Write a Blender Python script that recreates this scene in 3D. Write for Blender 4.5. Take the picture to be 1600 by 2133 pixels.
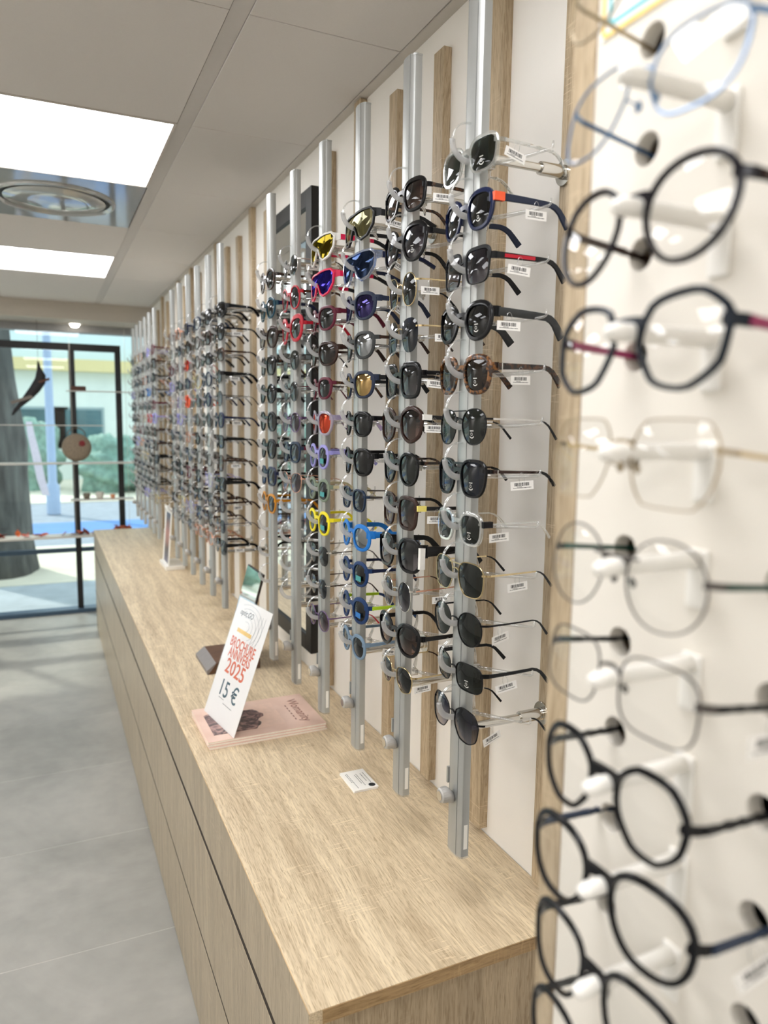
import bpy, math, random
from mathutils import Vector, Matrix
random.seed(7)
R = random.Random(11)
PI = math.pi
scene = bpy.context.scene
for o in list(bpy.data.objects):
    bpy.data.objects.remove(o, do_unlink=True)
col = scene.collection

# ------------------------------------------------------------------ measures
W = 0.74                    # wall plane x
CZ = 1.4763                 # camera height
def U(v): return v * W
def Zr(v): return CZ + v * W
Z_TOP = Zr(-1.059)          # worktop
Z_CEIL = Zr(1.0385)
X_FR = U(0.3907)            # counter front
Y_C0, Y_C1 = U(1.133), U(7.30)
X_RAIL = U(0.76)
X_SLAT = U(0.9766)
Y_WIN = U(8.0)
def rail_y(k): return U(1.259 + 0.2765 * k)
def slat_y(k): return U(1.2477 + 0.2765 * k)
Z_LENS0, DZ = 1.836, 0.0737

# ------------------------------------------------------------------ camera
yaw, pitch, roll, fpx = 0.434437, 0.124954, 0.0130541, 1526.87
f = Vector((math.sin(yaw)*math.cos(pitch), math.cos(yaw)*math.cos(pitch), -math.sin(pitch)))
rt = Vector((math.cos(yaw), -math.sin(yaw), 0)); up = rt.cross(f)
r2 = rt*math.cos(roll) + up*math.sin(roll); u2 = up*math.cos(roll) - rt*math.sin(roll)
cam_d = bpy.data.cameras.new('camera'); cam = bpy.data.objects.new('camera', cam_d); col.objects.link(cam)
m = Matrix.Identity(4)
for i in range(3):
    m[i][0] = r2[i]; m[i][1] = u2[i]; m[i][2] = -f[i]
m[2][3] = CZ
cam.matrix_world = m
cam_d.sensor_fit = 'VERTICAL'; cam_d.sensor_height = 36.0
cam_d.lens = 36.0 * fpx / 2133.0
cam_d.clip_start = 0.02; cam_d.clip_end = 200
cam_d.dof.use_dof = True; cam_d.dof.focus_distance = 1.28; cam_d.dof.aperture_fstop = 4.2
scene.camera = cam

# ------------------------------------------------------------------ world, sun, exposure
wd = bpy.data.worlds.new('world'); scene.world = wd; wd.use_nodes = True
bg = wd.node_tree.nodes['Background']; bg.inputs[0].default_value = (0.78, 0.91, 1.0, 1); bg.inputs[1].default_value = 2.0
sun_d = bpy.data.lights.new('sun', 'SUN'); sun_d.energy = 3.0; sun_d.angle = math.radians(2); sun_d.color = (1, .95, .86)
sun = bpy.data.objects.new('sun', sun_d); col.objects.link(sun); sun.rotation_euler = (math.radians(-38), math.radians(-30), 0); sun.location = (0, 9, 8)
LIGHT_E = 11.0
vs = scene.view_settings
vs.view_transform = 'Standard'; vs.look = 'None'; vs.exposure = 0.0; vs.gamma = 1.0; vs.use_curve_mapping = False
try:
    scene.cycles.transparent_max_bounces = 24; scene.cycles.caustics_reflective = False; scene.cycles.caustics_refractive = False
    scene.cycles.sample_clamp_indirect = 6.0
except Exception: pass

# ------------------------------------------------------------------ helpers
def lin(c):
    return tuple(((v/255.0)/12.92 if v/255.0 <= .04045 else ((v/255.0+.055)/1.055)**2.4) for v in c)
class MB:
    def __init__(s): s.v = []; s.f = []; s.mi = []
    def add(s, vs_, fs, mi=0):
        n = len(s.v); s.v += [tuple(p) for p in vs_]; s.f += [tuple(i+n for i in q) for q in fs]; s.mi += [mi]*len(fs); return s
    def box(s, x0, x1, y0, y1, z0, z1, mi=0):
        return s.add([(x0,y0,z0),(x1,y0,z0),(x1,y1,z0),(x0,y1,z0),(x0,y0,z1),(x1,y0,z1),(x1,y1,z1),(x0,y1,z1)],
                     [(0,3,2,1),(4,5,6,7),(0,1,5,4),(1,2,6,5),(2,3,7,6),(3,0,4,7)], mi)
    def loft(s, rings, closed=True, cap=True, loop=False, mi=0):
        n = len(rings[0]); vs_ = [p for r in rings for p in r]; fs = []
        m_ = len(rings)
        for i in range(m_ if loop else m_-1):
            a = i*n; b = ((i+1) % m_)*n
            for j in range(n if closed else n-1):
                k = (j+1) % n
                fs.append((a+j, a+k, b+k, b+j))
        if cap and not loop:
            fs.append(tuple(reversed(range(n)))); fs.append(tuple(range((m_-1)*n, m_*n)))
        return s.add(vs_, fs, mi)
    def tube(s, pts, r, seg=8, flat=None, loop=False, mi=0):
        """tube along points; r scalar or list; flat=(w,h) elliptical factors"""
        P = [Vector(p) for p in pts]; rings = []; n = len(P); up0 = None
        for i, p in enumerate(P):
            t = (P[(i+1) % n] - P[i-1]) if loop else (P[min(i+1, n-1)] - P[max(i-1, 0)])
            t.normalize()
            if up0 is None:
                ref = Vector((0,0,1)) if abs(t.z) < .9 else Vector((1,0,0)); a = t.cross(ref).normalized()
            else:
                a = (up0 - t*up0.dot(t)).normalized()
            up0 = a; b = t.cross(a)
            rr = r[i] if isinstance(r, (list, tuple)) else r
            fw, fh = flat or (1, 1)
            rings.append([p + a*(rr*fw*math.cos(2*PI*j/seg)) + b*(rr*fh*math.sin(2*PI*j/seg)) for j in range(seg)])
        return s.loft(rings, True, True, loop, mi)
    def lathe(s, prof, c=(0,0,0), axis='z', seg=20, mi=0):
        rings = []
        for r, h in prof:
            ring = []
            for j in range(seg):
                a = 2*PI*j/seg; x, y = r*math.cos(a), r*math.sin(a)
                p = {'z': (x,y,h), 'y': (y,h,x), 'x': (h,x,y)}[axis]
                ring.append((p[0]+c[0], p[1]+c[1], p[2]+c[2]))
            rings.append(ring)
        return s.loft(rings, mi=mi)
    def mesh(s, name, smooth=False):
        me = bpy.data.meshes.new(name); me.from_pydata(s.v, [], s.f)
        if any(s.mi):
            for p, i in zip(me.polygons, s.mi): p.material_index = i
        if smooth:
            for p in me.polygons: p.use_smooth = True
            if smooth is not True:
                try: me.set_sharp_from_angle(angle=math.radians(smooth))
                except Exception: pass
        me.validate(); me.update(); return me
def obj(name, me, mat=None, parent=None, loc=None, rot=None, kind=None):
    o = bpy.data.objects.new(name, me); col.objects.link(o)
    if me is not None and mat is not None:
        mats = mat if isinstance(mat, (list, tuple)) else [mat]
        while len(me.materials) < len(mats): me.materials.append(None)
        for i, mm in enumerate(mats):
            o.material_slots[i].link = 'OBJECT'; o.material_slots[i].material = mm
    if parent is not None: o.parent = parent
    if loc: o.location = loc
    if rot: o.rotation_euler = rot
    if kind: o['kind'] = kind
    return o
def tag(o, label, cat, group=None, kind=None):
    o['label'] = label; o['category'] = cat
    if group: o['group'] = group
    if kind: o['kind'] = kind
    return o
def bev(o, w, seg=2, ang=35):
    b = o.modifiers.new('bevel', 'BEVEL'); b.width = w; b.segments = seg; b.limit_method = 'ANGLE'; b.angle_limit = math.radians(ang); return o
def empty(name, loc=(0,0,0), rot=(0,0,0)):
    o = bpy.data.objects.new(name, None); col.objects.link(o); o.location = loc; o.rotation_euler = rot; o.empty_display_size = .02; return o
def boxobj(name, b, mat, parent=None, bv=0):
    o = obj(name, MB().box(*b).mesh(name), mat, parent)
    if bv: bev(o, bv)
    return o

# ------------------------------------------------------------------ materials
MATS = {}
def newmat(name):
    mt = bpy.data.materials.new(name); mt.use_nodes = True; nt = mt.node_tree; nt.nodes.clear()
    out = nt.nodes.new('ShaderNodeOutputMaterial'); return mt, nt, out
def N(nt, t, **kw):
    n = nt.nodes.new('ShaderNode'+t)
    for k, v in kw.items():
        if k.startswith('i_'):
            key = k[2:]; key = int(key) if key.isdigit() else key
            n.inputs[key].default_value = v
        else: setattr(n, k, v)
    return n
def ramp(nt, fac, stops, interp='LINEAR'):
    r = nt.nodes.new('ShaderNodeValToRGB'); cr = r.color_ramp; cr.interpolation = interp
    while len(cr.elements) < len(stops): cr.elements.new(.5)
    for e, (p, c) in zip(cr.elements, stops): e.position = p; e.color = (*c, 1) if len(c) == 3 else c
    nt.links.new(fac, r.inputs[0]); return r.outputs[0]
def mixc(nt, fac, a, b, mode='MIX'):
    n = nt.nodes.new('ShaderNodeMix'); n.data_type = 'RGBA'; n.blend_type = mode
    for s, v in ((0, fac), (6, a), (7, b)):
        if hasattr(v, 'node'): nt.links.new(v, n.inputs[s])
        else: n.inputs[s].default_value = v if s == 0 else (*v[:3], 1)
    return n.outputs[2]
def prin(nt, out, color, rough=.5, metal=0, spec=.5, bump=None, bs=.1, bd=.001, **kw):
    p = nt.nodes.new('ShaderNodeBsdfPrincipled')
    if hasattr(color, 'node'): nt.links.new(color, p.inputs['Base Color'])
    else: p.inputs['Base Color'].default_value = (*color, 1)
    if hasattr(rough, 'node'): nt.links.new(rough, p.inputs['Roughness'])
    else: p.inputs['Roughness'].default_value = rough
    p.inputs['Metallic'].default_value = metal; p.inputs['Specular IOR Level'].default_value = spec
    for k, v in kw.items(): p.inputs[k.replace('_', ' ')].default_value = v
    if bump is not None:
        b = nt.nodes.new('ShaderNodeBump'); b.inputs['Strength'].default_value = bs; b.inputs['Distance'].default_value = bd
        nt.links.new(bump, b.inputs['Height']); nt.links.new(b.outputs[0], p.inputs['Normal'])
    nt.links.new(p.outputs[0], out.inputs[0]); return p
def plain(name, c, rough=.5, metal=0, spec=.5, noise=0.06, scale=60, **kw):
    if name in MATS: return MATS[name]
    mt, nt, out = newmat(name); c = lin(c)
    tc = N(nt, 'TexCoord'); nz = N(nt, 'TexNoise', i_Scale=scale, i_Detail=3.0); nt.links.new(tc.outputs['Object'], nz.inputs['Vector'])
    d = tuple(v*(1-noise) for v in c); l = tuple(min(1, v*(1+noise)) for v in c)
    prin(nt, out, ramp(nt, nz.outputs[0], [(.3, d), (.7, l)]), rough, metal, spec, **kw)
    MATS[name] = mt; return mt
def oak(name, axis, light, dark, rough=.45, tint=1.0):
    if name in MATS: return MATS[name]
    mt, nt, out = newmat(name); L = nt.links
    tc = N(nt, 'TexCoord')
    sc = {'y': (1, .05, 1), 'z': (1, 1, .045), 'x': (.05, 1, 1)}[axis]
    # broad warp so that the grain wanders into cathedrals
    mp0 = N(nt, 'Mapping'); mp0.inputs['Scale'].default_value = tuple(5.5*v**.5 for v in sc); L.new(tc.outputs['Object'], mp0.inputs[0])
    warp = N(nt, 'TexNoise', i_Scale=1.0, i_Detail=3.0); L.new(mp0.outputs[0], warp.inputs['Vector'])
    sub = N(nt, 'VectorMath', operation='SUBTRACT'); L.new(warp.outputs['Color'], sub.inputs[0]); sub.inputs[1].default_value = (.5, .5, .5)
    wsc = N(nt, 'VectorMath', operation='SCALE'); L.new(sub.outputs[0], wsc.inputs[0]); wsc.inputs['Scale'].default_value = .075
    ad = N(nt, 'VectorMath', operation='ADD'); L.new(tc.outputs['Object'], ad.inputs[0]); L.new(wsc.outputs[0], ad.inputs[1])
    mp = N(nt, 'Mapping'); mp.inputs['Scale'].default_value = sc; L.new(ad.outputs[0], mp.inputs[0])
    n1 = N(nt, 'TexNoise', i_Scale=34.0, i_Detail=6.0, i_Roughness=.62); L.new(mp.outputs[0], n1.inputs['Vector'])
    n2 = N(nt, 'TexNoise', i_Scale=270.0, i_Detail=3.0, i_Roughness=.65); L.new(mp.outputs[0], n2.inputs['Vector'])
    n4 = N(nt, 'TexNoise', i_Scale=5.0, i_Detail=2.0); L.new(mp.outputs[0], n4.inputs['Vector'])
    # fine pores: short dark dashes
    pm = N(nt, 'Mapping'); pm.inputs['Scale'].default_value = tuple(v*(560 if v == 1 else 900) for v in sc); L.new(ad.outputs[0], pm.inputs[0])
    n3 = N(nt, 'TexNoise', i_Scale=1.0, i_Detail=1.0); L.new(pm.outputs[0], n3.inputs['Vector'])
    base = ramp(nt, n1.outputs[0], [(.30, dark), (.62, light)])
    mid = tuple((a*.45+b*.55) for a, b in zip(light, dark))
    broad = ramp(nt, n4.outputs[0], [(.42, (0,0,0)), (.68, (1,1,1))])
    k0 = N(nt, 'Math', operation='MULTIPLY', i_1=.5); L.new(broad, k0.inputs[0])
    base = mixc(nt, k0.outputs[0], base, mid)
    fine = ramp(nt, n2.outputs[0], [(.34, (.72, .68, .63)), (.58, (1.07, 1.07, 1.06))])
    c1 = mixc(nt, .75, base, fine, 'MULTIPLY')
    por = ramp(nt, n3.outputs[0], [(.34, (.62, .56, .48)), (.44, (1, 1, 1))])
    c2 = mixc(nt, .55, c1, por, 'MULTIPLY')
    # pale saw marks running across the grain, in patches
    cs = {'y': (34, 420, 34), 'z': (34, 34, 420), 'x': (420, 34, 34)}[axis]
    cm = N(nt, 'Mapping'); cm.inputs['Scale'].default_value = cs; L.new(tc.outputs['Object'], cm.inputs[0])
    n5 = N(nt, 'TexNoise', i_Scale=1.0, i_Detail=1.0); L.new(cm.outputs[0], n5.inputs['Vector'])
    n6 = N(nt, 'TexNoise', i_Scale=9.0, i_Detail=2.0); L.new(tc.outputs['Object'], n6.inputs['Vector'])
    sm = ramp(nt, n5.outputs[0], [(.60, (0,0,0)), (.68, (1,1,1))]); pt = ramp(nt, n6.outputs[0], [(.54, (0,0,0)), (.64, (1,1,1))])
    k1 = N(nt, 'Math', operation='MULTIPLY'); L.new(sm, k1.inputs[0]); L.new(pt, k1.inputs[1])
    k2 = N(nt, 'Math', operation='MULTIPLY', i_1=.6); L.new(k1.outputs[0], k2.inputs[0])
    pale = tuple(min(1, v*1.22) for v in light)
    c3 = mixc(nt, k2.outputs[0], c2, pale)
    prin(nt, out, c3, rough, 0, .35, bump=n2.outputs[0], bs=.12, bd=.0006)
    MATS[name] = mt; return mt
def clearmat(name, tint=(1, 1, 1), refl=1.0, white=0.0, rough=.05, base=.05, gain=1.0):
    """thin clear plastic or glass: transparent + gloss growing toward grazing angles (+ some milky diffuse)"""
    if name in MATS: return MATS[name]
    mt, nt, out = newmat(name); L = nt.links
    tr = N(nt, 'BsdfTransparent'); tr.inputs[0].default_value = (*tint, 1)
    gl = N(nt, 'BsdfGlossy'); gl.inputs[0].default_value = (refl, refl, refl, 1); gl.inputs['Roughness'].default_value = rough
    lw = N(nt, 'LayerWeight'); lw.inputs[0].default_value = .35
    ma = N(nt, 'Math', operation='MULTIPLY_ADD', i_1=gain, i_2=base); L.new(lw.outputs['Facing'], ma.inputs[0]); ma.use_clamp = True
    mx = N(nt, 'MixShader'); L.new(ma.outputs[0], mx.inputs[0]); L.new(tr.outputs[0], mx.inputs[1]); L.new(gl.outputs[0], mx.inputs[2])
    last = mx
    if white > 0:
        df = N(nt, 'BsdfDiffuse'); df.inputs[0].default_value = (.85, .85, .84, 1)
        tl = N(nt, 'BsdfTranslucent'); tl.inputs[0].default_value = (.85, .85, .84, 1)
        m0 = N(nt, 'MixShader', i_0=.4); L.new(df.outputs[0], m0.inputs[1]); L.new(tl.outputs[0], m0.inputs[2])
        m2 = N(nt, 'MixShader', i_0=white); L.new(mx.outputs[0], m2.inputs[1]); L.new(m0.outputs[0], m2.inputs[2]); last = m2
    L.new(last.outputs[0], out.inputs[0]); MATS[name] = mt; return mt
def lensmat(name, top, bot=None, mirror=None, mfac=.0, base=.026):
    """tinted sun lens: transparent tint (graduated from top to bottom if bot is given) with a coat of gloss"""
    if name in MATS: return MATS[name]
    mt, nt, out = newmat(name); L = nt.links
    tr = N(nt, 'BsdfTransparent')
    if bot:
        tc = N(nt, 'TexCoord'); sp = N(nt, 'SeparateXYZ'); L.new(tc.outputs['Generated'], sp.inputs[0])
        L.new(ramp(nt, sp.outputs['Z'], [(.05, lin(bot)), (.75, lin(top))]), tr.inputs[0])
    else: tr.inputs[0].default_value = (*lin(top), 1)
    gl = N(nt, 'BsdfGlossy'); gl.inputs['Roughness'].default_value = .015
    gl.inputs[0].default_value = (*(lin(mirror) if mirror else (1, 1, 1)), 1)
    fr = N(nt, 'LayerWeight'); fr.inputs[0].default_value = .5
    pw = N(nt, 'Math', operation='POWER', i_1=4.0); L.new(fr.outputs['Facing'], pw.inputs[0])
    ma = N(nt, 'Math', operation='MULTIPLY_ADD', i_1=.85, i_2=base+mfac); ma.use_clamp = True; L.new(pw.outputs[0], ma.inputs[0])
    mx = N(nt, 'MixShader'); L.new(ma.outputs[0], mx.inputs[0]); L.new(tr.outputs[0], mx.inputs[1]); L.new(gl.outputs[0], mx.inputs[2])
    L.new(mx.outputs[0], out.inputs[0]); MATS[name] = mt; return mt
def emit(name, c, s):
    mt, nt, out = newmat(name); e = N(nt, 'Emission'); e.inputs[0].default_value = (*c, 1); e.inputs[1].default_value = s
    nt.links.new(e.outputs[0], out.inputs[0]); return mt
def tortoise(name='tortoiseshell acetate', a=(44, 26, 16), b=(120, 78, 40)):
    if name in MATS: return MATS[name]
    mt, nt, out = newmat(name); tc = N(nt, 'TexCoord'); nz = N(nt, 'TexNoise', i_Scale=170.0, i_Detail=2.0); nt.links.new(tc.outputs['Object'], nz.inputs['Vector'])
    prin(nt, out, ramp(nt, nz.outputs[0], [(.44, lin(a)), (.58, lin(b))]), .22, 0, .5); MATS[name] = mt; return mt

OAK_L, OAK_D = lin((230, 212, 180)), lin((194, 174, 144))
M_TOP = oak('pale sawn oak worktop', 'y', OAK_L, OAK_D)
M_SLAT = oak('shaded oak upright', 'z', lin((200, 181, 152)), lin((162, 144, 118)))  # worktop oak darkened to paint in the lower light on the uprights
M_FRONT = oak('shaded oak drawer fronts', 'z', lin((189, 174, 149)), lin((160, 146, 123)), .38)  # same oak, greyed to paint in the aisle shade and cool gloss
M_EDGE = oak('oak edge banding', 'x', lin((190, 160, 118)), lin((140, 112, 76)))
M_EDGEY = oak('oak edge band along the run', 'y', lin((222, 192, 150)), lin((190, 160, 120)))
M_WALL = plain('white wall paint', (247, 243, 236), .8, noise=.015, scale=8)
M_BOARD = plain('white laminate', (236, 230, 219), .35, noise=.01, scale=6)
M_CEIL = plain('grey white ceiling tile', (222, 217, 212), .9, noise=.012, scale=300)
M_TBAR = plain('ceiling runner', (208, 203, 198), .7, noise=.01)
M_TRIMW = plain('wall angle', (206, 199, 190), .6, noise=.01)
M_ALU = plain('satin aluminium', (178, 180, 178), .42, .65, noise=.03, scale=20)
M_ALUD = plain('dark groove', (60, 62, 62), .6, .3)
M_CHROME = plain('polished steel', (206, 203, 196), .12, 1.0, noise=.02)
M_LOCK = plain('satin grey plastic', (186, 184, 180), .42, .3, noise=.02)
M_DARK = plain('black keyhole', (18, 18, 18), .6)
M_CLEAR = clearmat('clear acrylic', (.95, .955, .95), 1, .10, .08, .08, .75)
M_FROST = clearmat('frosted silicone', (.86, .86, .86), .7, .40, .35, .05, .3)
M_WHITEP = plain('white plastic peg', (243, 240, 233), .35, noise=.01)
M_BLACK = plain('matt black metal', (16, 16, 18), .45)
M_GLASS = clearmat('window glass', (.95, .985, .98), 1, 0, .01, .02, .3)
M_MIRROR = plain('silvered mirror', (228, 232, 232), .02, 1.0, noise=0)
M_PANEL = emit('lit diffuser', (.985, .985, 1.0), LIGHT_E)
M_BRONZE = plain('brown wood block', (92, 62, 42), .5, noise=.15, scale=30)
M_PAPER = plain('white card', (240, 238, 232), .6, noise=.01)
M_TAGP = None

def barcode():
    mt, nt, out = newmat('barcode label print'); L = nt.links
    tc = N(nt, 'TexCoord'); sp = N(nt, 'SeparateXYZ'); L.new(tc.outputs['Object'], sp.inputs[0])
    def rng(sock, a, b):
        g = N(nt, 'Math', operation='GREATER_THAN', i_1=a); L.new(sock, g.inputs[0]); l_ = N(nt, 'Math', operation='LESS_THAN', i_1=b); L.new(sock, l_.inputs[0])
        mm = N(nt, 'Math', operation='MULTIPLY'); L.new(g.outputs[0], mm.inputs[0]); L.new(l_.outputs[0], mm.inputs[1]); return mm.outputs[0]
    nz = N(nt, 'TexNoise', noise_dimensions='1D', i_Scale=1150.0, i_Detail=0.0); L.new(sp.outputs['Y'], nz.inputs['W'])
    st = N(nt, 'Math', operation='GREATER_THAN', i_1=.47); L.new(nz.outputs[0], st.inputs[0])
    def mul(*s):
        cur = s[0]
        for q in s[1:]:
            mm = N(nt, 'Math', operation='MULTIPLY'); L.new(cur, mm.inputs[0]); L.new(q, mm.inputs[1]); cur = mm.outputs[0]
        return cur
    bars = mul(st.outputs[0], rng(sp.outputs['Y'], -.0115, .0105), rng(sp.outputs['Z'], -.0005, .0042))
    n2 = N(nt, 'TexNoise', noise_dimensions='1D', i_Scale=1900.0, i_Detail=0.0); L.new(sp.outputs['Y'], n2.inputs['W'])
    s2 = N(nt, 'Math', operation='GREATER_THAN', i_1=.42); L.new(n2.outputs[0], s2.inputs[0])
    t1 = mul(s2.outputs[0], rng(sp.outputs['Y'], -.0135, .0135), rng(sp.outputs['Z'], -.0036, -.0026))
    t2 = mul(s2.outputs[0], rng(sp.outputs['Y'], -.008, .0), rng(sp.outputs['Z'], -.0020, -.0012))
    ad = N(nt, 'Math', operation='ADD'); L.new(bars, ad.inputs[0]); L.new(t1, ad.inputs[1])
    a2 = N(nt, 'Math', operation='ADD'); L.new(ad.outputs[0], a2.inputs[0]); L.new(t2, a2.inputs[1]); a2.use_clamp = True
    prin(nt, out, mixc(nt, a2.outputs[0], lin((244, 242, 238)), lin((30, 30, 32))), .5); return mt
M_TAG = barcode()

# ================================================================== SETTING
# ---- floor of large concrete-look tiles
def floor_mat():
    mt, nt, out = newmat('grey concrete floor tile'); L = nt.links; tc = N(nt, 'TexCoord')
    a = N(nt, 'TexNoise', i_Scale=1.6, i_Detail=6.0, i_Roughness=.6, i_Distortion=.6); b = N(nt, 'TexNoise', i_Scale=14.0, i_Detail=5.0)
    L.new(tc.outputs['Object'], a.inputs['Vector']); L.new(tc.outputs['Object'], b.inputs['Vector'])
    c = ramp(nt, a.outputs[0], [(.32, lin((138, 136, 130))), (.5, lin((156, 154, 147))), (.7, lin((172, 169, 161)))])
    c = mixc(nt, .35, c, ramp(nt, b.outputs[0], [(.3, (.72, .72, .72)), (.7, (1.05, 1.05, 1.05))]), 'MULTIPLY')
    prin(nt, out, c, .42, 0, .45, bump=b.outputs[0], bs=.08, bd=.001); return mt
M_FLOOR = floor_mat(); M_GROUT = plain('pale grout', (208, 205, 198), .8)
X_L, Y_B = -2.7, -2.2
fl = boxobj('floor', (X_L, W+.02, Y_B, Y_WIN-.02, -.06, -.0006), M_GROUT); fl['kind'] = 'structure'
ty, tx = .576, 1.152
xs = [X_L]; x = -.40
while x > X_L: xs.append(x); x -= tx
x = -.40 + tx
while x < W: xs.append(x); x += tx
xs.append(W); xs = sorted(set(xs))
y = 2.04 - ty*8
ys = []
while y < Y_WIN-.03: ys.append(y); y += ty
ys.append(Y_WIN-.02)
for a, b in zip(ys, ys[1:]):
    for c, d in zip(xs, xs[1:]):
        if b-a < .02 or d-c < .02: continue
        boxobj('tile', (c+.0013, d-.0013, a+.0013, b-.0013, -.0005, 0), M_FLOOR, fl)

# ---- walls
wr = boxobj('wall_right', (W, W+.12, Y_B, Y_WIN+.1, 0, Z_CEIL+.1), M_WALL); wr['kind'] = 'structure'
wl = boxobj('wall_left', (X_L-.12, X_L, Y_B, Y_WIN+.1, 0, Z_CEIL+.1), M_WALL); wl['kind'] = 'structure'
wb = boxobj('wall_back', (X_L, W, Y_B-.12, Y_B, 0, Z_CEIL+.1), M_WALL); wb['kind'] = 'structure'

# ---- ceiling
ce = boxobj('ceiling', (X_L, W, Y_B, U(7.5), Z_CEIL+.012, Z_CEIL+.06), M_TBAR); ce['kind'] = 'structure'
xcols = []; x1 = U(.478)
xcols.append((U(.530), U(.966), 0))
cidx = 1
while x1 > X_L + .05:
    x0 = x1 - U(.7605); xcols.append((max(x0, X_L), x1, cidx)); x1 = x0 - U(.052); cidx += 1
rows = []; j = -7
while True:
    ya = U(2.012 + .8125*j); yb = ya + U(.8125)
    if ya > U(7.45): break
    rows.append((max(ya, Y_B), min(yb, U(7.5)), j)); j += 1
lights = []
for (xa, xb, ci) in xcols:
    if xb - xa < .03: continue
    for (ya, yb, j) in rows:
        if yb - ya < .03: continue
        islight = ci in (1, 3, 5) and (j-1) % 3 == 0  # outermost light column is added out of view for more frontal light
        isdiff = ci == 1 and j == 2
        if islight: lights.append((xa, xb, ya, yb)); continue
        if isdiff: diff = (xa, xb, ya, yb); continue
        o = boxobj('ceiling_tile', (xa, xb, ya+.0012, yb-.0012, Z_CEIL, Z_CEIL+.013), M_CEIL, ce, .0015)
    if ci:
        boxobj('ceiling_runner', (xa-U(.052)+.001, xa-.001, Y_B, U(7.5), Z_CEIL+.002, Z_CEIL+.013), M_TBAR, ce)
boxobj('ceiling_runner', (U(.478)+.001, U(.53)-.001, Y_B, U(7.5), Z_CEIL+.002, Z_CEIL+.013), M_TBAR, ce)
tr = boxobj('trim_1', (U(.968), W, Y_B, U(7.5), Z_CEIL-.002, Z_CEIL+.012), M_TRIMW); tr['kind'] = 'structure'
names = {(1, 1): 'large lit square ceiling panel at the upper left, nearest in view', (1, 4): 'second lit square ceiling panel, beyond the round air diffuser'}
for (xa, xb, ya, yb) in lights:
    r_ = empty('ceiling_light', ((xa+xb)/2, (ya+yb)/2, Z_CEIL))
    near = xa > -.5
    if near and 1.5 < ya < 3: lb = 'large lit square ceiling panel at the upper left, before the air diffuser'
    elif near and ya > 3: lb = 'second lit square ceiling panel, beyond the round air diffuser'
    elif near and ya > 0: lb = 'lit square ceiling panel directly above the viewer'
    elif near: lb = 'lit square ceiling panel behind the viewer'
    else: lb = 'lit ceiling panel out of view over the ' + ('middle' if xa > -1.6 else 'added farther') + ' aisle, %s from the back' % ['first', 'second', 'third', 'fourth', 'fifth'][max(0, int(round((ya-U(-4.4))/U(2.4375))))]
    tag(r_, lb, 'ceiling light', 'lit ceiling panels')
    w2, h2 = (xb-xa)/2, (yb-ya)/2
    fr = MB(); t = .008
    fr.box(-w2, w2, -h2, -h2+t, -.002, .01).box(-w2, w2, h2-t, h2, -.002, .01).box(-w2, -w2+t, -h2+t, h2-t, -.002, .01).box(w2-t, w2, -h2+t, h2-t, -.002, .01)
    obj('frame', fr.mesh('light_frame'), M_TRIMW, r_)
    obj('diffuser', MB().box(-w2+t, w2-t, -h2+t, h2-t, .001, .006).mesh('light_diffuser'), M_PANEL, r_)
# air diffuser: glossy plate with a round cone
xa, xb, ya, yb = diff
M_GLOSSW = plain('glossy grey enamel', (188, 190, 188), .08, .35, noise=.02)
ad_ = empty('air_diffuser', ((xa+xb)/2, (ya+yb)/2, Z_CEIL)); tag(ad_, 'glossy square ceiling plate with a round air diffuser disc', 'air vent')
w2, h2 = (xb-xa)/2-.004, (yb-ya)/2-.004
obj('plate', MB().box(-w2, w2, -h2, h2, 0, .012).mesh('diffuser_plate'), M_GLOSSW, ad_)
obj('ring', MB().lathe([(.205, 0), (.203, -.006), (.192, -.008), (.186, -.002), (.184, .001)], seg=48).mesh('diffuser_ring', 40), M_GLOSSW, ad_)
obj('slot', MB().lathe([(.184, -.0005), (.183, -.0012), (.172, -.0012), (.171, -.0005)], seg=48).mesh('diffuser_slot', 40), M_DARK, ad_)
obj('disc', MB().lathe([(.0005, -.012), (.09, -.011), (.168, -.006), (.17, -.004), (.168, 0)], seg=48).mesh('diffuser_disc', 50), M_GLOSSW, ad_)

# ---- bulkhead over the window and shop front
M_BULK = plain('beige bulkhead paint', (196, 188, 176), .8, noise=.02)
Z_SOF = CZ + .655
bk = boxobj('trim_2', (X_L, W, U(7.5), Y_WIN-.03, Z_SOF, Z_CEIL+.1), M_BULK); bk['kind'] = 'structure'
hd = boxobj('trim_3', (X_L, W, Y_WIN-.03, Y_WIN+.1, CZ+.605, Z_CEIL+.1), plain('grey header', (150, 150, 150), .6)); hd['kind'] = 'structure'
dl = empty('downlight', (.235, U(7.82), Z_SOF)); tag(dl, 'small lit downlight under the bulkhead at the shop front', 'downlight')
obj('trim_ring', MB().lathe([(.05, 0), (.05, -.006), (.038, -.008), (.036, 0)], seg=24).mesh('downlight_ring', 40), M_WHITEP, dl)
obj('bulb', MB().lathe([(.001, -.03), (.022, -.026), (.03, -.012), (.032, -.001)], seg=20).mesh('downlight_bulb', True), emit('downlight glow', (1, .93, .8), 18), dl)

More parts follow.
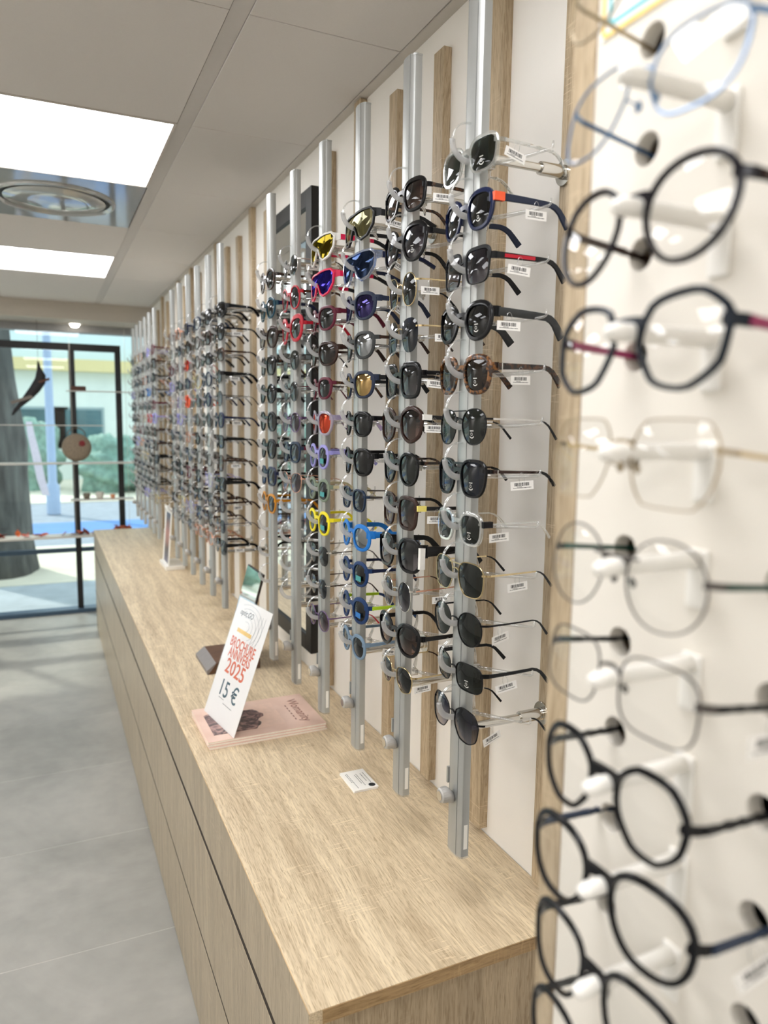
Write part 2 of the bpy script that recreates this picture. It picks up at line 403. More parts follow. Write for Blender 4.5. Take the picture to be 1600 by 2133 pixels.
fx = .925
z_ = lambda z: CZ + (z-1.596)*fx
door = empty('door_1', (U(.3), Y_WIN, 0)); door['kind'] = 'structure'
def dpart(name, x0, x1, y0, y1, z0, z1, mat, par=None): return boxobj(name, (x0-U(.3), x1-U(.3), y0-Y_WIN, y1-Y_WIN, z0, z1), mat, par or door)
XA, XB = .208, .527; ZT = z_(2.14)
dpart('frame_rail', -1.6, XB+.02, Y_WIN-.025, Y_WIN+.025, ZT-.03, ZT+.02, M_BLACK)
for xx in (XA, XB): dpart('frame_post', xx-.02, xx+.02, Y_WIN-.025, Y_WIN+.025, .03, ZT-.03, M_BLACK)
dpart('frame_post', -1.0, -.96, Y_WIN-.025, Y_WIN+.025, .03, ZT-.03, M_BLACK)
M_BLUEFR = plain('blue grey threshold', (66, 88, 108), .4, .2)
dpart('push_rail', -.96, XA-.02, Y_WIN-.03, Y_WIN-.005, z_(.50), z_(.535), M_BLUEFR)
dpart('push_rail', XA+.02, XB-.02, Y_WIN-.03, Y_WIN-.005, z_(.50), z_(.535), M_BLUEFR)
dpart('threshold', X_L, W, Y_WIN-.06, Y_WIN+.05, 0, .03, M_BLUEFR)
for (a, b) in ((-.96, XA-.02), (XA+.02, XB-.02)): dpart('pane', a, b, Y_WIN-.003, Y_WIN+.003, .03, ZT-.03, M_GLASS)
win = empty('window_1', (U(.5), Y_WIN, 1.2)); win['kind'] = 'structure'
boxobj('pane', (-1.6-U(.5), W-.03-U(.5), -.003, .003, ZT+.02-1.2, CZ+.605-1.2), M_GLASS, win)
boxobj('pane', (XB+.02-U(.5), W-U(.5), -.003, .003, .03-1.2, ZT+.02-1.2), M_GLASS, win)
boxobj('pane', (X_L-U(.5), -1.0-U(.5), -.003, .003, .03-1.2, CZ+.605-1.2), M_GLASS, win)

# ================================================================== COUNTER
z_gap1, z_gap2 = Zr(-1.2665), Zr(-1.631)
ctr = empty('base_cabinet', ((X_FR+W)/2, (Y_C0+Y_C1)/2, 0)); tag(ctr, 'long low oak base cabinet with drawer fronts along the right wall', 'cabinet')
cx0, cy0 = (X_FR+W)/2, (Y_C0+Y_C1)/2
def cpart(name, b, mat, bv=0):
    return boxobj(name, (b[0]-cx0, b[1]-cx0, b[2]-cy0, b[3]-cy0, b[4], b[5]), mat, ctr, bv)
cpart('carcass', (X_FR+.034, W-.005, Y_C0+.022, Y_C1-.02, .002, Z_TOP-.024), plain('dark carcass', (30, 26, 22), .8))  # carcass darkened so the drawer gaps look shaded
cpart('end_panel', (X_FR+.019, W-.003, Y_C0+.003, Y_C0+.021, 0, Z_TOP-.0215), M_SLAT)
cpart('end_panel', (X_FR+.019, W-.003, Y_C1-.019, Y_C1, 0, Z_TOP-.0215), M_SLAT)
g = .003
cpart('drawer_front', (X_FR, X_FR+.0185, Y_C0+.0015, Y_C1, z_gap1+.0075, Z_TOP-.0012), M_FRONT, .0006)
cpart('drawer_front', (X_FR, X_FR+.0185, Y_C0+.0015, Y_C1, z_gap2+.005, z_gap1-.0075), M_FRONT, .0006)
cpart('drawer_front', (X_FR, X_FR+.0185, Y_C0+.0015, Y_C1, .005, z_gap2-.005), M_FRONT, .0006)
M_GAP = plain('dark gap shade fill', (48, 38, 28), .8)  # dark fill puts the shade of the drawer gaps into colour
cpart('gap_shade_strip', (X_FR+.0006, X_FR+.018, Y_C0+.002, Y_C1, z_gap1-.0072, z_gap1+.0072), M_GAP)
cpart('gap_shade_strip', (X_FR+.0006, X_FR+.018, Y_C0+.002, Y_C1, z_gap2-.0049, z_gap2+.0049), M_GAP)
cpart('plinth', (X_FR+.003, X_FR+.018, Y_C0+.003, Y_C1, 0, .005), M_GAP)
wt = boxobj('worktop', (X_FR+.0005, W-.002, Y_C0, Y_C1, Z_TOP-.021, Z_TOP), M_TOP)
tag(wt, 'long pale oak worktop running along the wall under the eyewear rails', 'worktop')
eb = MB()
obj('edge_band', MB().box(X_FR+.019, W-.002, Y_C0-.0012, Y_C0, Z_TOP-.021, Z_TOP-.0006).mesh('worktop_edge'), M_EDGE, wt)
obj('edge_strip', MB().box(X_FR-.0006, X_FR+.0006, Y_C0-.0012, Y_C1, Z_TOP-.0012, Z_TOP+.0001).mesh('worktop_front_strip'), M_EDGEY, wt)

# ---- wall slats
z_short = Zr(.958); z_sb = Zr(-1.041)
ordn = ['first', 'second', 'third', 'fourth', 'fifth', 'sixth', 'seventh', 'eighth', 'ninth', 'tenth', 'eleventh', 'twelfth', 'thirteenth', 'fourteenth', 'fifteenth', 'sixteenth', 'seventeenth', 'eighteenth', 'nineteenth', 'twentieth', 'twenty-first', 'twenty-second', 'twenty-third', 'twenty-fourth', 'twenty-fifth', 'twenty-sixth', 'twenty-seventh', 'twenty-eighth', 'twenty-ninth', 'thirtieth']
si = 0
for k in range(0, 22):
    if k in (6, 7): continue
    tall = k in (0, 1, 4, 9, 12, 15, 17, 20)
    yc = slat_y(k); hw = U(.0268)
    o = boxobj('wall_slat', (X_SLAT, W, yc-hw, yc+hw, z_sb, Z_CEIL-.003 if tall else z_short), M_SLAT, None, .0006)
    tag(o, '%s oak wall slat, the %s along the wall from the near end' % ('tall' if tall else 'shorter', ordn[si]), 'wall slat', 'oak slats on the white wall'); si += 1

# ---- framed wall mirror behind the rails
my0, my1, mz0, mz1 = U(2.735), U(3.33), z_(.838), z_(2.293)
mr = empty('wall_mirror', (W, (my0+my1)/2, mz0)); tag(mr, 'tall black framed mirror on the wall behind the rails', 'mirror')
xm = U(.95)-W; hy = (my1-my0)/2; H = mz1-mz0; bw = .047
boxobj('frame_post', (xm, 0, -hy, -hy+bw, 0, H), M_BLACK, mr, .001); boxobj('frame_post', (xm, 0, hy-bw, hy, 0, H), M_BLACK, mr, .001)
boxobj('frame_rail', (xm, 0, -hy+bw, hy-bw, 0, bw), M_BLACK, mr, .001); boxobj('frame_rail', (xm, 0, -hy+bw, hy-bw, H-bw, H), M_BLACK, mr, .001)
boxobj('mirror_glass', (xm+.008, xm+.012, -hy+bw-.004, hy-bw+.004, bw-.004, H-bw+.004), M_MIRROR, mr)

# ================================================================== RAILS
Z_RB, Z_RT = .803, 2.055
prof = [(-.0200, .013), (-.0200, .0005), (-.0192, -.0012), (-.0158, -.0026), (-.0156, -.0006), (-.0148, -.0006), (-.0146, -.0030),
        (-.0105, -.0040), (-.005, -.0048), (.0, -.0050), (.005, -.0047), (.0098, -.0040), (.0100, -.0012), (.0108, -.0012), (.0110, -.0037), (.0165, -.0018), (.0192, .0008), (.0200, .003), (.0200, .013)]
def prof_mesh(h):
    m_ = MB(); m_.loft([[(a, b, 0) for a, b in prof], [(a, b, h) for a, b in prof]]); return m_.mesh('rail_profile', 25)
ME_PROF = prof_mesh(Z_RT-Z_RB)
groove = MB().box(-.0157, -.0147, -.0024, -.0004, 0, Z_RT-Z_RB).box(.0099, .0109, -.0030, -.0010, 0, Z_RT-Z_RB)
ME_GROOVE = groove.mesh('rail_groove')
ME_CAP = MB().loft([[(a*1.03, b*1.03, z) for a, b in prof] for z in (0, .003)]).mesh('rail_cap')
k_ = MB(); rings = []
for hh, rr in ((-.036, .0085), (-.0362, .0098), (-.034, .0118), (-.028, .0128), (-.02, .0128), (-.012, .0118), (-.006, .009), (-.0035, .006)):
    rings.append([(rr*math.cos(2*PI*j/40)*(1+.035*(j % 2)*(rr > .0115)), hh, rr*math.sin(2*PI*j/40)*(1+.035*(j % 2)*(rr > .0115)) - (0 if hh < -.02 else (hh+.02)*.45)) for j in range(40)])
k_.loft(rings); ME_KNOB = k_.mesh('lock_knob', 30)
ME_KEYR = MB().lathe([(.0078, -.0375), (.0078, -.0362), (.0062, -.0362), (.0062, -.0368)], axis='y', seg=24).mesh('lock_face', 40)
ME_KEY = MB().box(-.0011, .0011, -.0372, -.0365, -.0045, .0045).mesh('keyhole')
ME_PLATE = MB().box(-.0235, -.0195, -.004, .006, -.004, .022).mesh('lock_plate')
rod_end = X_SLAT - X_RAIL
ME_ROD = MB().lathe([(.0062, .012), (.0062, rod_end-.045), (.0062, rod_end-.035)], axis='y', seg=18).mesh('rod', 40)
ME_COL = MB().lathe([(.0092, rod_end-.046), (.0098, rod_end-.044), (.0098, rod_end-.006), (.0105, rod_end-.005), (.0105, rod_end-.003)], axis='y', seg=22).mesh('rod_collar', 30)
ME_FLA = MB().lathe([(.0185, rod_end-.0035), (.019, rod_end-.003), (.019, rod_end+.0002)], axis='y', seg=30).mesh('rod_flange', 30)
# holder: clear C ring in front of the rail, frosted pad under it, temple rests behind
RR = .0255; YC = -.008
arc = lambda a0, a1, n: [(0, YC - RR*math.cos(math.radians(a0+(a1-a0)*i/n)), RR*math.sin(math.radians(a0+(a1-a0)*i/n))) for i in range(n+1)]
ME_RING = MB().tube(arc(112, -8, 14), .0017, 8, (1.9, .75)).mesh('holder_ring', True)
ME_PAD = MB().tube(arc(2, -105, 14), .0030, 10, (1.55, .85)).mesh('holder_pad', True)
ta = MB()
ta.box(-.006, .006, .013, .034, -.012, -.002)
for s in (-1, 1):
    ta.tube([(s*.004, .03, -.006), (s*.028, .045, -.0055), (s*.052, .060, -.004), (s*.078, .074, -.0015), (s*.0815, .0755, .0005), (s*.082, .0758, .008)], [.0030, .0034, .0026, .0020, .0018, .0012], 8)
ME_REST = ta.mesh('temple_rest', True)
ME_STICK = MB().box(.0200, .0203, .004, .0105, .012, .052).mesh('rail_sticker')
M_STICK = None
RAILS = {}
gname = {0: 'near', 1: 'middle', 2: 'far'}
def rail(k, label, holders=range(12), detail=True):
    r_ = empty('display_rail', (X_RAIL, rail_y(k), Z_RB), (0, 0, -PI/2))
    tag(r_, label, 'display rail', 'aluminium eyewear rails')
    obj('profile', ME_PROF, M_ALU, r_); obj('groove', ME_GROOVE, M_ALUD, r_)
    obj('end_cap', ME_CAP, M_CLEAR, r_, (0, 0, -.003)); obj('end_cap', ME_CAP, M_ALU, r_, (0, 0, Z_RT-Z_RB))
    zk = .900-Z_RB
    kn = obj('lock', ME_KNOB, M_LOCK, r_, (-.002, -.0012, zk)); kn.scale = (.92, .74, .95)
    obj('lock_face', ME_KEYR, M_CHROME, kn); obj('keyhole', ME_KEY, M_DARK, kn)
    obj('lock_plate', ME_PLATE, M_ALU, r_, (0, 0, zk+.012))
    for zz in (1.846, 1.004):
        rd = obj('standoff_rod', ME_ROD, M_CHROME, r_, (0, 0, zz-Z_RB)); obj('collar', ME_COL, M_CHROME, rd); obj('flange', ME_FLA, M_CHROME, rd)
    if detail:
        obj('sticker', ME_STICK, M_PAPER, r_)
    for i in holders:
        zz = Z_LENS0 - DZ*i + .0255 - Z_RB
        h = obj('holder', ME_RING, M_CLEAR, r_, (0, 0, zz)); obj('nose_pad', ME_PAD, M_FROST, h); obj('temple_rest', ME_REST, M_CLEAR, h, (0, 0, -.018))
    RAILS[k] = r_; return r_
nears = ['nearest of the aluminium eyewear rails, beside the white peg board', 'second aluminium rail from the near end of the counter', 'third aluminium rail, above the stacked business cards',
         'fourth aluminium rail, in front of the black wall mirror', 'fifth aluminium rail, with empty holders at its foot', 'sixth aluminium rail, last of the near group before the gap']
for k in range(6): rail(k, nears[k])
for n, k in enumerate(range(8, 14)): rail(k, '%s aluminium rail of the blurred middle group, counted from the near side' % ordn[n], range(12), False)
for n, k in enumerate(range(16, 22)): rail(k, '%s aluminium rail of the far group by the window' % ordn[n], range(12), False)

# ================================================================== GLASSES
def outline(P, n=30):
    a, b, ex = P['a'], P['b'], P.get('n', 2.6); pts = []
    for i in range(n):
        t = 2*PI*i/n; c, s = math.cos(t), math.sin(t)
        x = math.copysign(abs(c)**(2/ex), c); z = math.copysign(abs(s)**(2/ex), s)
        if 'poly' in P:
            mm, ph, am = P['poly']; w = 2*PI/mm; tt = (t-ph) % w - w/2
            r_ = (1-am) + am*math.cos(w/2)/math.cos(tt)*1.06; x *= r_; z *= r_
        x *= 1 + P.get('taper', 0)*z                       # >0: wider at the top
        if x < 0 and z < 0: x *= 1 + P.get('nose', -.10)*(-z)   # nasal lower corner cut
        if z < 0: z *= 1 + P.get('drop', 0)*(.5+.5*x)
        else: z += P.get('lift', 0)*x*(.4+.6*abs(x))
        if z > 0: z *= P.get('top', 1.0)
        pts.append((x*a, z*b))
    return pts
def glasses_meshes(P):
    n = 30; pts = outline(P, n); a, b = P['a'], P['b']; w = P.get('w', .0042); d = P.get('d', .004); gap = P.get('gap', .018)
    wrap = P.get('wrap', 1.4); zb = P.get('zb', .38)*b; cx = gap/2 + a + w
    style = P.get('style', 'plastic')
    cur = lambda X: wrap*X*X
    cz = -zb - (.003 if style == 'plastic' else .001)
    out = {}
    # outward normals
    nr = []
    for i in range(n):
        p0 = pts[i-1]; p1 = pts[(i+1) % n]; tx_, tz_ = p1[0]-p0[0], p1[1]-p0[1]; l_ = math.hypot(tx_, tz_) or 1; nr.append((tz_/l_, -tx_/l_))
    fm = MB()
    if style in ('plastic', 'metal', 'brow'):
        for s in (1, -1):
            rings = []
            for (px, pz), (nx, nz) in zip(pts, nr):
                ww = w
                if style == 'plastic': ww = w*(1 + .35*max(0, pz/b))
                if style == 'brow': ww = w if pz < .25*b else w + .0032*min(1, (pz/b-.25)*2)
                if style == 'plastic': sec = [(-.0006, -d*.5), (ww*.7, -d*.5), (ww, -d*.22), (ww, d*.3), (ww*.7, d*.5), (-.0006, d*.5)]
                else: sec = [(-.0003, -d*.4), (ww*.6, -d*.5), (ww, -d*.1), (ww, d*.2), (ww*.6, d*.5), (-.0003, d*.4)]
                ring = []
                for o_, yy in sec:
                    X = s*(cx + px + nx*o_); ring.append((X, cur(X)+yy, cz+pz+nz*o_))
                rings.append(ring if s > 0 else ring[::-1])
            fm.loft(rings, loop=True)
    # bridge
    bx = gap/2 + w*.7
    if style == 'rimless': bx = gap/2 + w + .003
    ar = .0035 if style == 'plastic' else .0028
    brs = []
    for i in range(9):
        t = -1 + 2*i/8; X = bx*t; zc_ = ar*(1-t*t)
        if style == 'plastic': hh, dd = .0030+.0022*t*t, d*.5
        else: hh, dd = .0010, .0010
        z0 = cz + zb + zc_ + hh*.3 - .0012
        brs.append([(X, cur(X)-dd, z0-hh), (X, cur(X)+dd, z0-hh), (X, cur(X)+dd, z0+hh), (X, cur(X)-dd, z0+hh)])
    fm.loft(brs)
    if P.get('dbl'):
        zt = cz + b*P['dbl']; xx = gap/2 + w + a*.28
        h_ = .0016 if style == 'plastic' else .0008
        fm.box(-xx, xx, -.0014, .0014, zt-h_, zt+h_)
    if style in ('metal', 'rimless', 'brow'):                 # nose pads
        for s in (1, -1):
            fm.tube([(s*(gap/2+.001), .001, cz-b*.05), (s*(gap/2-.002), .006, cz-b*.12)], .0006, 5)
            fm.tube([(s*(gap/2-.0025), .0065, cz-b*.02), (s*(gap/2-.0015), .0075, cz-b*.16), (s*(gap/2-.001), .0075, cz-b*.26)], [.001, .0022, .001], 6)
    # end pieces to the hinges
    ze = P.get('ze', .5)*b; th = P.get('th', .007 if style == 'plastic' else .0026); tt = P.get('tt', .0035 if style == 'plastic' else .0014)
    xi = max(p[0] for p in pts if abs(p[1]-ze) < b*.35); xh = cx + max(xi, a*.9) + w*.5 + P.get('flare', .003)
    for s in (1, -1):
        x0 = cx + xi - (.002 if style != 'rimless' else .005)
        r1 = []
        for t in (0, .35, .7, 1):
            X = x0 + (xh-x0)*t; Y = cur(X) + (.007*t*t) - d*.4*(1-t); hh = (th*.62 if style == 'plastic' else th*.55)
            dd = d*.5*(1-t) + tt*.6*t
            r1.append([(s*X, Y-dd, cz+ze-hh), (s*X, Y+dd+.002*t, cz+ze-hh), (s*X, Y+dd+.002*t, cz+ze+hh), (s*X, Y-dd, cz+ze+hh)])
        if s < 0: r1 = [r[::-1] for r in r1]
        fm.loft(r1)
    out['frame_front'] = fm.mesh('frame_front', 38)
    # lenses
    for s, nm in ((1, 'lensR'), (-1, 'lensL')):
        if style == 'shield' and s < 0: continue
        lm = MB(); bul = P.get('bulge', .0028)
        ringp = []
        for rr in (1.0, .82, .6, .34):
            ring = []
            for (px, pz) in pts:
                X = s*(cx+px*rr); ring.append((X, cur(X) - bul*(1-rr*rr) + .0002, cz+pz*rr))
            ringp.append(ring if s < 0 else ring[::-1])
        lm.loft(ringp, cap=False)
        c_ = len(lm.v); X = s*cx; lm.v.append((X, cur(X)-bul, cz)); b0 = 3*n
        for i in range(n): lm.f.append((b0+i, b0+(i+1) % n, c_)); lm.mi.append(0)
        out[nm] = lm.mesh('lens', True)
    # temples
    yh = cur(xh) + .008; Ls = P.get('len', .098); ins = P.get('inset', .002); th1 = P.get('th1', th*.75); bend = P.get('bend', 1.0)
    def temple(s, part):
        if part == 'arm': T = [0, .12, .3, .5, .7, .85, 1.0]; path = [(xh - ins*t*t*2, yh + (Ls-yh)*t, cz+ze, th + (th1-th)*t) for t in T]
        elif part == 'tip':
            path = []
            for q in (0, .2, .4, .6, .8, 1.0):
                ang = bend*.85*min(1, q*1.6)
                path.append((q, ang))
            pp = []; y_, z__ = Ls, cz+ze; x_ = xh-ins*2
            last = 0
            for q, ang in path:
                ds = (q-last)*.043; y_ += ds*math.cos(ang); z__ -= ds*math.sin(ang); x_ -= ds*.10; last = q
                pp.append((x_, y_, z__, th1*(1.0 + .35*q) if th1 > .003 else th1*(1+.9*q), ang))
            path = pp
        rg = []
        for p in path:
            X, Y, Z, h_ = p[:4]; an = p[4] if len(p) > 4 else 0
            t_ = tt*(1 if part == 'arm' else 1.15)
            cu, su = math.cos(an), math.sin(an)
            sec = [(-.5, -.5), (.5, -.5), (.72, 0), (.5, .5), (-.5, .5), (-.72, 0)]
            if h_ > .004: sec = [(-.5, -.42), (-.3, -.5), (.3, -.5), (.5, -.42), (.5, .42), (.3, .5), (-.3, .5), (-.5, .42)]
            ring = [(s*(X+e*t_), Y+g_*h_*su, Z+g_*h_*cu) for e, g_ in sec]
            rg.append(ring if s > 0 else ring[::-1])
        return MB().loft(rg).mesh('temple' if part == 'arm' else 'temple_tip', 40)
    for s, nm in ((1, 'R'), (-1, 'L')):
        out['temple'+nm] = temple(s, 'arm'); out['tip'+nm] = temple(s, 'tip')
    out['info'] = dict(xh=xh, yh=yh, zt=cz+ze, th=th, cz=cz, cx=cx)
    return out
def shield_meshes(P):
    """wrap sport shield: one lens, rim round it"""
    hw, hb, ht = P.get('hw', .074), P.get('hb', .029), P.get('ht', .020); wrap = P.get('wrap', 2.1); w = P.get('w', .004); out = {}
    half = [(0, ht*.94), (.25, ht), (.55, ht*1.02), (.85, ht*.94), (1.0, ht*.5), (.96, -ht*.45), (.74, -hb*.86), (.44, -hb), (.24, -hb*.76), (.11, -ht*.35), (0, -ht*.02)]
    full = [(x_*hw, z_) for x_, z_ in half] + [(-x_*hw, z_) for x_, z_ in half[-2:0:-1]]
    cur = lambda X: wrap*X*X
    n = len(full); fm = MB(); rings = []
    for i in range(n):
        p = full[i]; p0 = full[i-1]; p1 = full[(i+1) % n]; tx_, tz_ = p1[0]-p0[0], p1[1]-p0[1]; l_ = math.hypot(tx_, tz_); nx, nz = -tz_/l_, tx_/l_
        rings.append([(p[0]+nx*o_, cur(p[0])+yy, p[1]+nz*o_) for o_, yy in ((-.0005, -.0022), (w*.7, -.0022), (w, 0), (w*.7, .0022), (-.0005, .0022))][::-1])
    fm.loft(rings, loop=True)
    xh = hw + .003; yh = cur(hw)
    for s in (1, -1):
        r1 = [[(s*hw*.97, cur(hw*.97)-.002, ht*.1), (s*hw*.97, cur(hw*.97)+.003, ht*.1), (s*hw*.97, cur(hw*.97)+.003, ht*.9), (s*hw*.97, cur(hw*.97)-.002, ht*.9)],
              [(s*(xh-.002), yh+.012, ht*.25), (s*(xh+.002), yh+.012, ht*.25), (s*(xh+.002), yh+.012, ht*.85), (s*(xh-.002), yh+.012, ht*.85)]]
        if s < 0: r1 = [r[::-1] for r in r1]
        fm.loft(r1)
    out['frame_front'] = fm.mesh('shield_frame', 40)
    lm = MB(); cols_ = 25; top = []; bot = []
    def ev(x_, seq):
        for (xa_, za), (xb_, zb_) in zip(seq, seq[1:]):
            if min(xa_, xb_)-1e-9 <= x_ <= max(xa_, xb_)+1e-9: t = 0 if abs(xb_-xa_) < 1e-9 else (x_-xa_)/(xb_-xa_); return za+(zb_-za)*t
        return seq[-1][1]
    rings = []
    for i in range(cols_):
        x_ = -1 + 2*i/(cols_-1); ax = abs(x_); zt = ev(ax, half[:5]); zl = ev(ax, [half[4], half[4]] if ax > .97 else list(reversed(half[5:])))
        X = x_*hw*.995; rings.append([(X, cur(X) - .002*math.sin(PI*q/5) + .0003, zl+(zt-zl)*q/5) for q in range(6)])
    lm.loft(rings, closed=False, cap=False); out['lensR'] = lm.mesh('shield_lens', True)
    tt, th = .0035, .011
    for s, nm in ((1, 'R'), (-1, 'L')):
        rg = []
        for t, hh in ((0, .011), (.3, .010), (.6, .008), (1, .007)):
            Y = yh+.012 + (.098-yh-.012)*t; rg.append([(s*(xh+e*tt), Y, ht*.5+g_*hh) for e, g_ in ((-.5, -.5), (.5, -.5), (.5, .5), (-.5, .5))])
        out['temple'+nm] = MB().loft(rg if s > 0 else [r[::-1] for r in rg]).mesh('temple', 40)
        rg = []; y_, z__, last = .098, ht*.5, 0
        for q in (0, .3, .6, 1):
            an = .4*min(1, q*1.6); ds = (q-last)*.04; y_ += ds*math.cos(an); z__ -= ds*math.sin(an); last = q
            rg.append([(s*(xh-.003*q+e*tt*1.1), y_+g_*.007*math.sin(an), z__+g_*.007*math.cos(an)) for e, g_ in ((-.5, -.5), (.5, -.5), (.5, .5), (-.5, .5))])
        out['tip'+nm] = MB().loft(rg if s > 0 else [r[::-1] for r in rg]).mesh('temple_tip', 40)
    out['info'] = dict(xh=xh, yh=yh, zt=ht*.5, th=th, cz=-.004, cx=hw*.45); return out

ME_TAGP = MB().box(-.00015, .00015, -.017, .017, -.0062, .0062).mesh('price_tag')
ME_LOOP = MB().tube([(.0, .004*math.sin(2*PI*i/12), .0095+.0085*math.cos(2*PI*i/12)) for i in range(12)], .0004, 5, loop=True).mesh('tag_loop')
ME_LOGO = None
def print_mesh(P, info):
    m_ = MB(); cx, cz = info['cx'], info['cz']; wrap = P.get('wrap', 1.4); bul = P.get('bulge', .0028); a, b = P['a'], P['b']
    def pt(x_, z_):
        X = cx + x_; r_ = math.hypot(x_/a, z_/b); return (X, wrap*X*X - bul*(1-r_*r_) - .0004, cz+z_)
    zz = -b*.42
    for r0, r1, a0, a1, n in ((.0017, .0022, 0, 360, 16), (.0048, .0058, 215, 325, 9)):
        v = []; 
        for i in range(n+1):
            t = math.radians(a0+(a1-a0)*i/n); v += [pt(r0*math.cos(t), zz+r0*math.sin(t)), pt(r1*math.cos(t), zz+r1*math.sin(t))]
        m_.add(v, [(2*i, 2*i+1, 2*i+3, 2*i+2) for i in range(n)])
    for i in range(5):
        x_ = -.0034+i*.0016; m_.add([pt(x_, zz+.0042), pt(x_+.0011, zz+.0042), pt(x_+.0011, zz+.0053), pt(x_, zz+.0053)], [(0, 1, 2, 3)])
    return m_.mesh('lens_print')

CACHE = {}
def get_meshes(P):
    key = repr(sorted((k, v) for k, v in P.items() if k not in ('mf', 'mt', 'mp', 'ml', 'acc')))
    if key not in CACHE: CACHE[key] = shield_meshes(P) if P.get('style') == 'shield' else glasses_meshes(P)
    return CACHE[key]
ME_STK = {}
def glasses(P, loc, rot, label, cat='sunglasses', group=None, tagpos=None, prn=False, tips=True, sticker=None, tag_rot=0):
    me = get_meshes(P); info = me['info']
    root = empty('sunglasses' if cat == 'sunglasses' else 'eyeglasses', loc, rot); tag(root, label, cat, group)
    mf, mt, mp, ml = P['mf'], P.get('mt') or P['mf'], P.get('mp') or P.get('mt') or P['mf'], P['ml']
    obj('frame_front', me['frame_front'], mf, root)
    le = obj('lens', me['lensR'], ml, root)
    if 'lensL' in me: obj('lens', me['lensL'], ml, root)
    if prn and P.get('style') != 'shield': obj('lens_print', print_mesh(P, info), M_PAPER, le)
    if sticker:
        cx, cz = info['cx'], info['cz']; b = P['b']; a = P['a']; X = cx
        y0 = P.get('wrap', 1.4)*X*X - P.get('bulge', .0028) - .0006
        so = obj('lens_sticker', MB().box(X-a*.55, X+a*.55, y0-.0002, y0+.0002, cz-b*.62, cz-b*.12).mesh('lens_sticker'), sticker, le)
    for nm in 'RL':
        t_ = obj('temple', me['temple'+nm], mt, root)
        if tips: obj('temple_tip', me['tip'+nm], mp, t_)
        else: obj('temple_tip', me['tip'+nm], mp, t_)
        if P.get('acc') and nm == 'R':
            xh, yh, zt, th = info['xh'], info['yh'], info['zt'], info['th']; kind_, am = P['acc']
            if kind_ == 'hinge': obj('hinge_accent', MB().box(xh-.0034, xh+.0030, yh-.010, yh+.006, zt-max(th*.55, .0045), zt+max(th*.55, .0045)).mesh('hinge_accent'), am, t_)
            elif kind_ == 'stripe': obj('inlay', MB().box(xh-.001, xh+.0026, yh+.012, yh+.060, zt-th*.32, zt+th*.22).mesh('inlay'), am, t_)
            elif kind_ == 'side': obj('side_panel', MB().box(xh-.0055, xh+.0012, yh-.0125, yh-.003, zt-.030, zt+.006).mesh('side_panel'), am, t_)
            elif kind_ == 'ring': obj('hinge_ring', MB().box(xh-.0028, xh+.0028, yh+.006, yh+.0075, zt-th*.52, zt+th*.52).mesh('hinge_ring'), am, t_)
    if tagpos is not None:
        yy = tagpos; tg = obj('price_tag', ME_TAGP, M_TAG, root, (info['xh']+.0035, yy, info['zt']-.0185), (tag_rot, 0, R.uniform(-.25, .25)))
        obj('tag_loop', ME_LOOP, M_CLEAR, tg)
    return root

# frame materials
def fm(name, c, rough=.18, metal=0.0, noise=.03): return plain(name, c, rough, metal, .26, noise=noise, scale=120)
BLK = fm('gloss black acetate', (17, 17, 19)); MBLK = fm('matt black plastic', (26, 27, 29), .5); NAVY = fm('navy acetate', (24, 32, 62)); MNAVY = fm('matt navy rubber', (38, 46, 66), .5)
GREYB = fm('dark grey rubber', (52, 54, 55), .5); RED = fm('red plastic', (186, 28, 48), .3); ORNG = fm('orange accent', (238, 96, 58), .35); PINKR = fm('hot pink plastic', (226, 34, 82), .3)
WHT = fm('white plastic rim', (236, 234, 228), .3); GOLD = fm('pale gold metal', (206, 186, 144), .22, 1.0); CHAMP = fm('champagne metal', (168, 152, 126), .3, .8); SILV = fm('silver metal', (200, 198, 194), .2, 1.0); BLKM = fm('black metal', (30, 30, 32), .3, .6)
BRN = fm('dark brown acetate', (50, 32, 26), .2); TORT = tortoise(); TORTD = tortoise('dark tortoiseshell', (24, 16, 12), (78, 48, 28)); BURG = fm('burgundy plastic', (92, 24, 44), .35); BLUEK = fm('bright blue plastic', (34, 118, 200), .4)
NAVK = fm('deep blue plastic', (26, 54, 98), .45); LIME = fm('lime plastic', (176, 212, 40), .45); GRYBL = fm('slate blue plastic', (112, 134, 154), .45); LAV = fm('lavender plastic', (150, 146, 208), .4); KHA = fm('sage plastic', (118, 130, 112), .45)
BEI = fm('beige plastic', (196, 186, 150), .5); YEL = fm('yellow plastic', (238, 222, 40), .4); PURM = fm('purple metal', (112, 86, 130), .3, .5); ROSE = fm('rose gold metal', (214, 164, 142), .25, .9); TEAL = fm('petrol acetate', (18, 66, 84), .2); AMB = fm('amber acetate', (190, 126, 30), .25)
TBLUE = clearmat('translucent blue plastic', (.45, .58, .85), 1, .15, .08, .08, .6); CRY = clearmat('crystal acetate', (.90, .92, .91), 1, .10, .05, .10, .9); PLUM = fm('plum plastic', (142, 52, 88), .4); GRN = fm('bottle green metal', (24, 62, 52), .35, .2); LBLUE = fm('pale blue metal', (112, 142, 178), .3, .5)
DBLUE = fm('dark blue acetate', (30, 44, 66), .3); YELA = fm('pale yellow accent', (236, 220, 120), .4); TEALS = fm('teal sticker', (70, 150, 150), .5); BLKS = fm('black sticker', (30, 30, 28), .5); LILA = clearmat('translucent lilac', (.62, .48, .80), 1, .3, .1, .08, .5)
GUN = fm('gunmetal', (96, 92, 90), .3, .9)
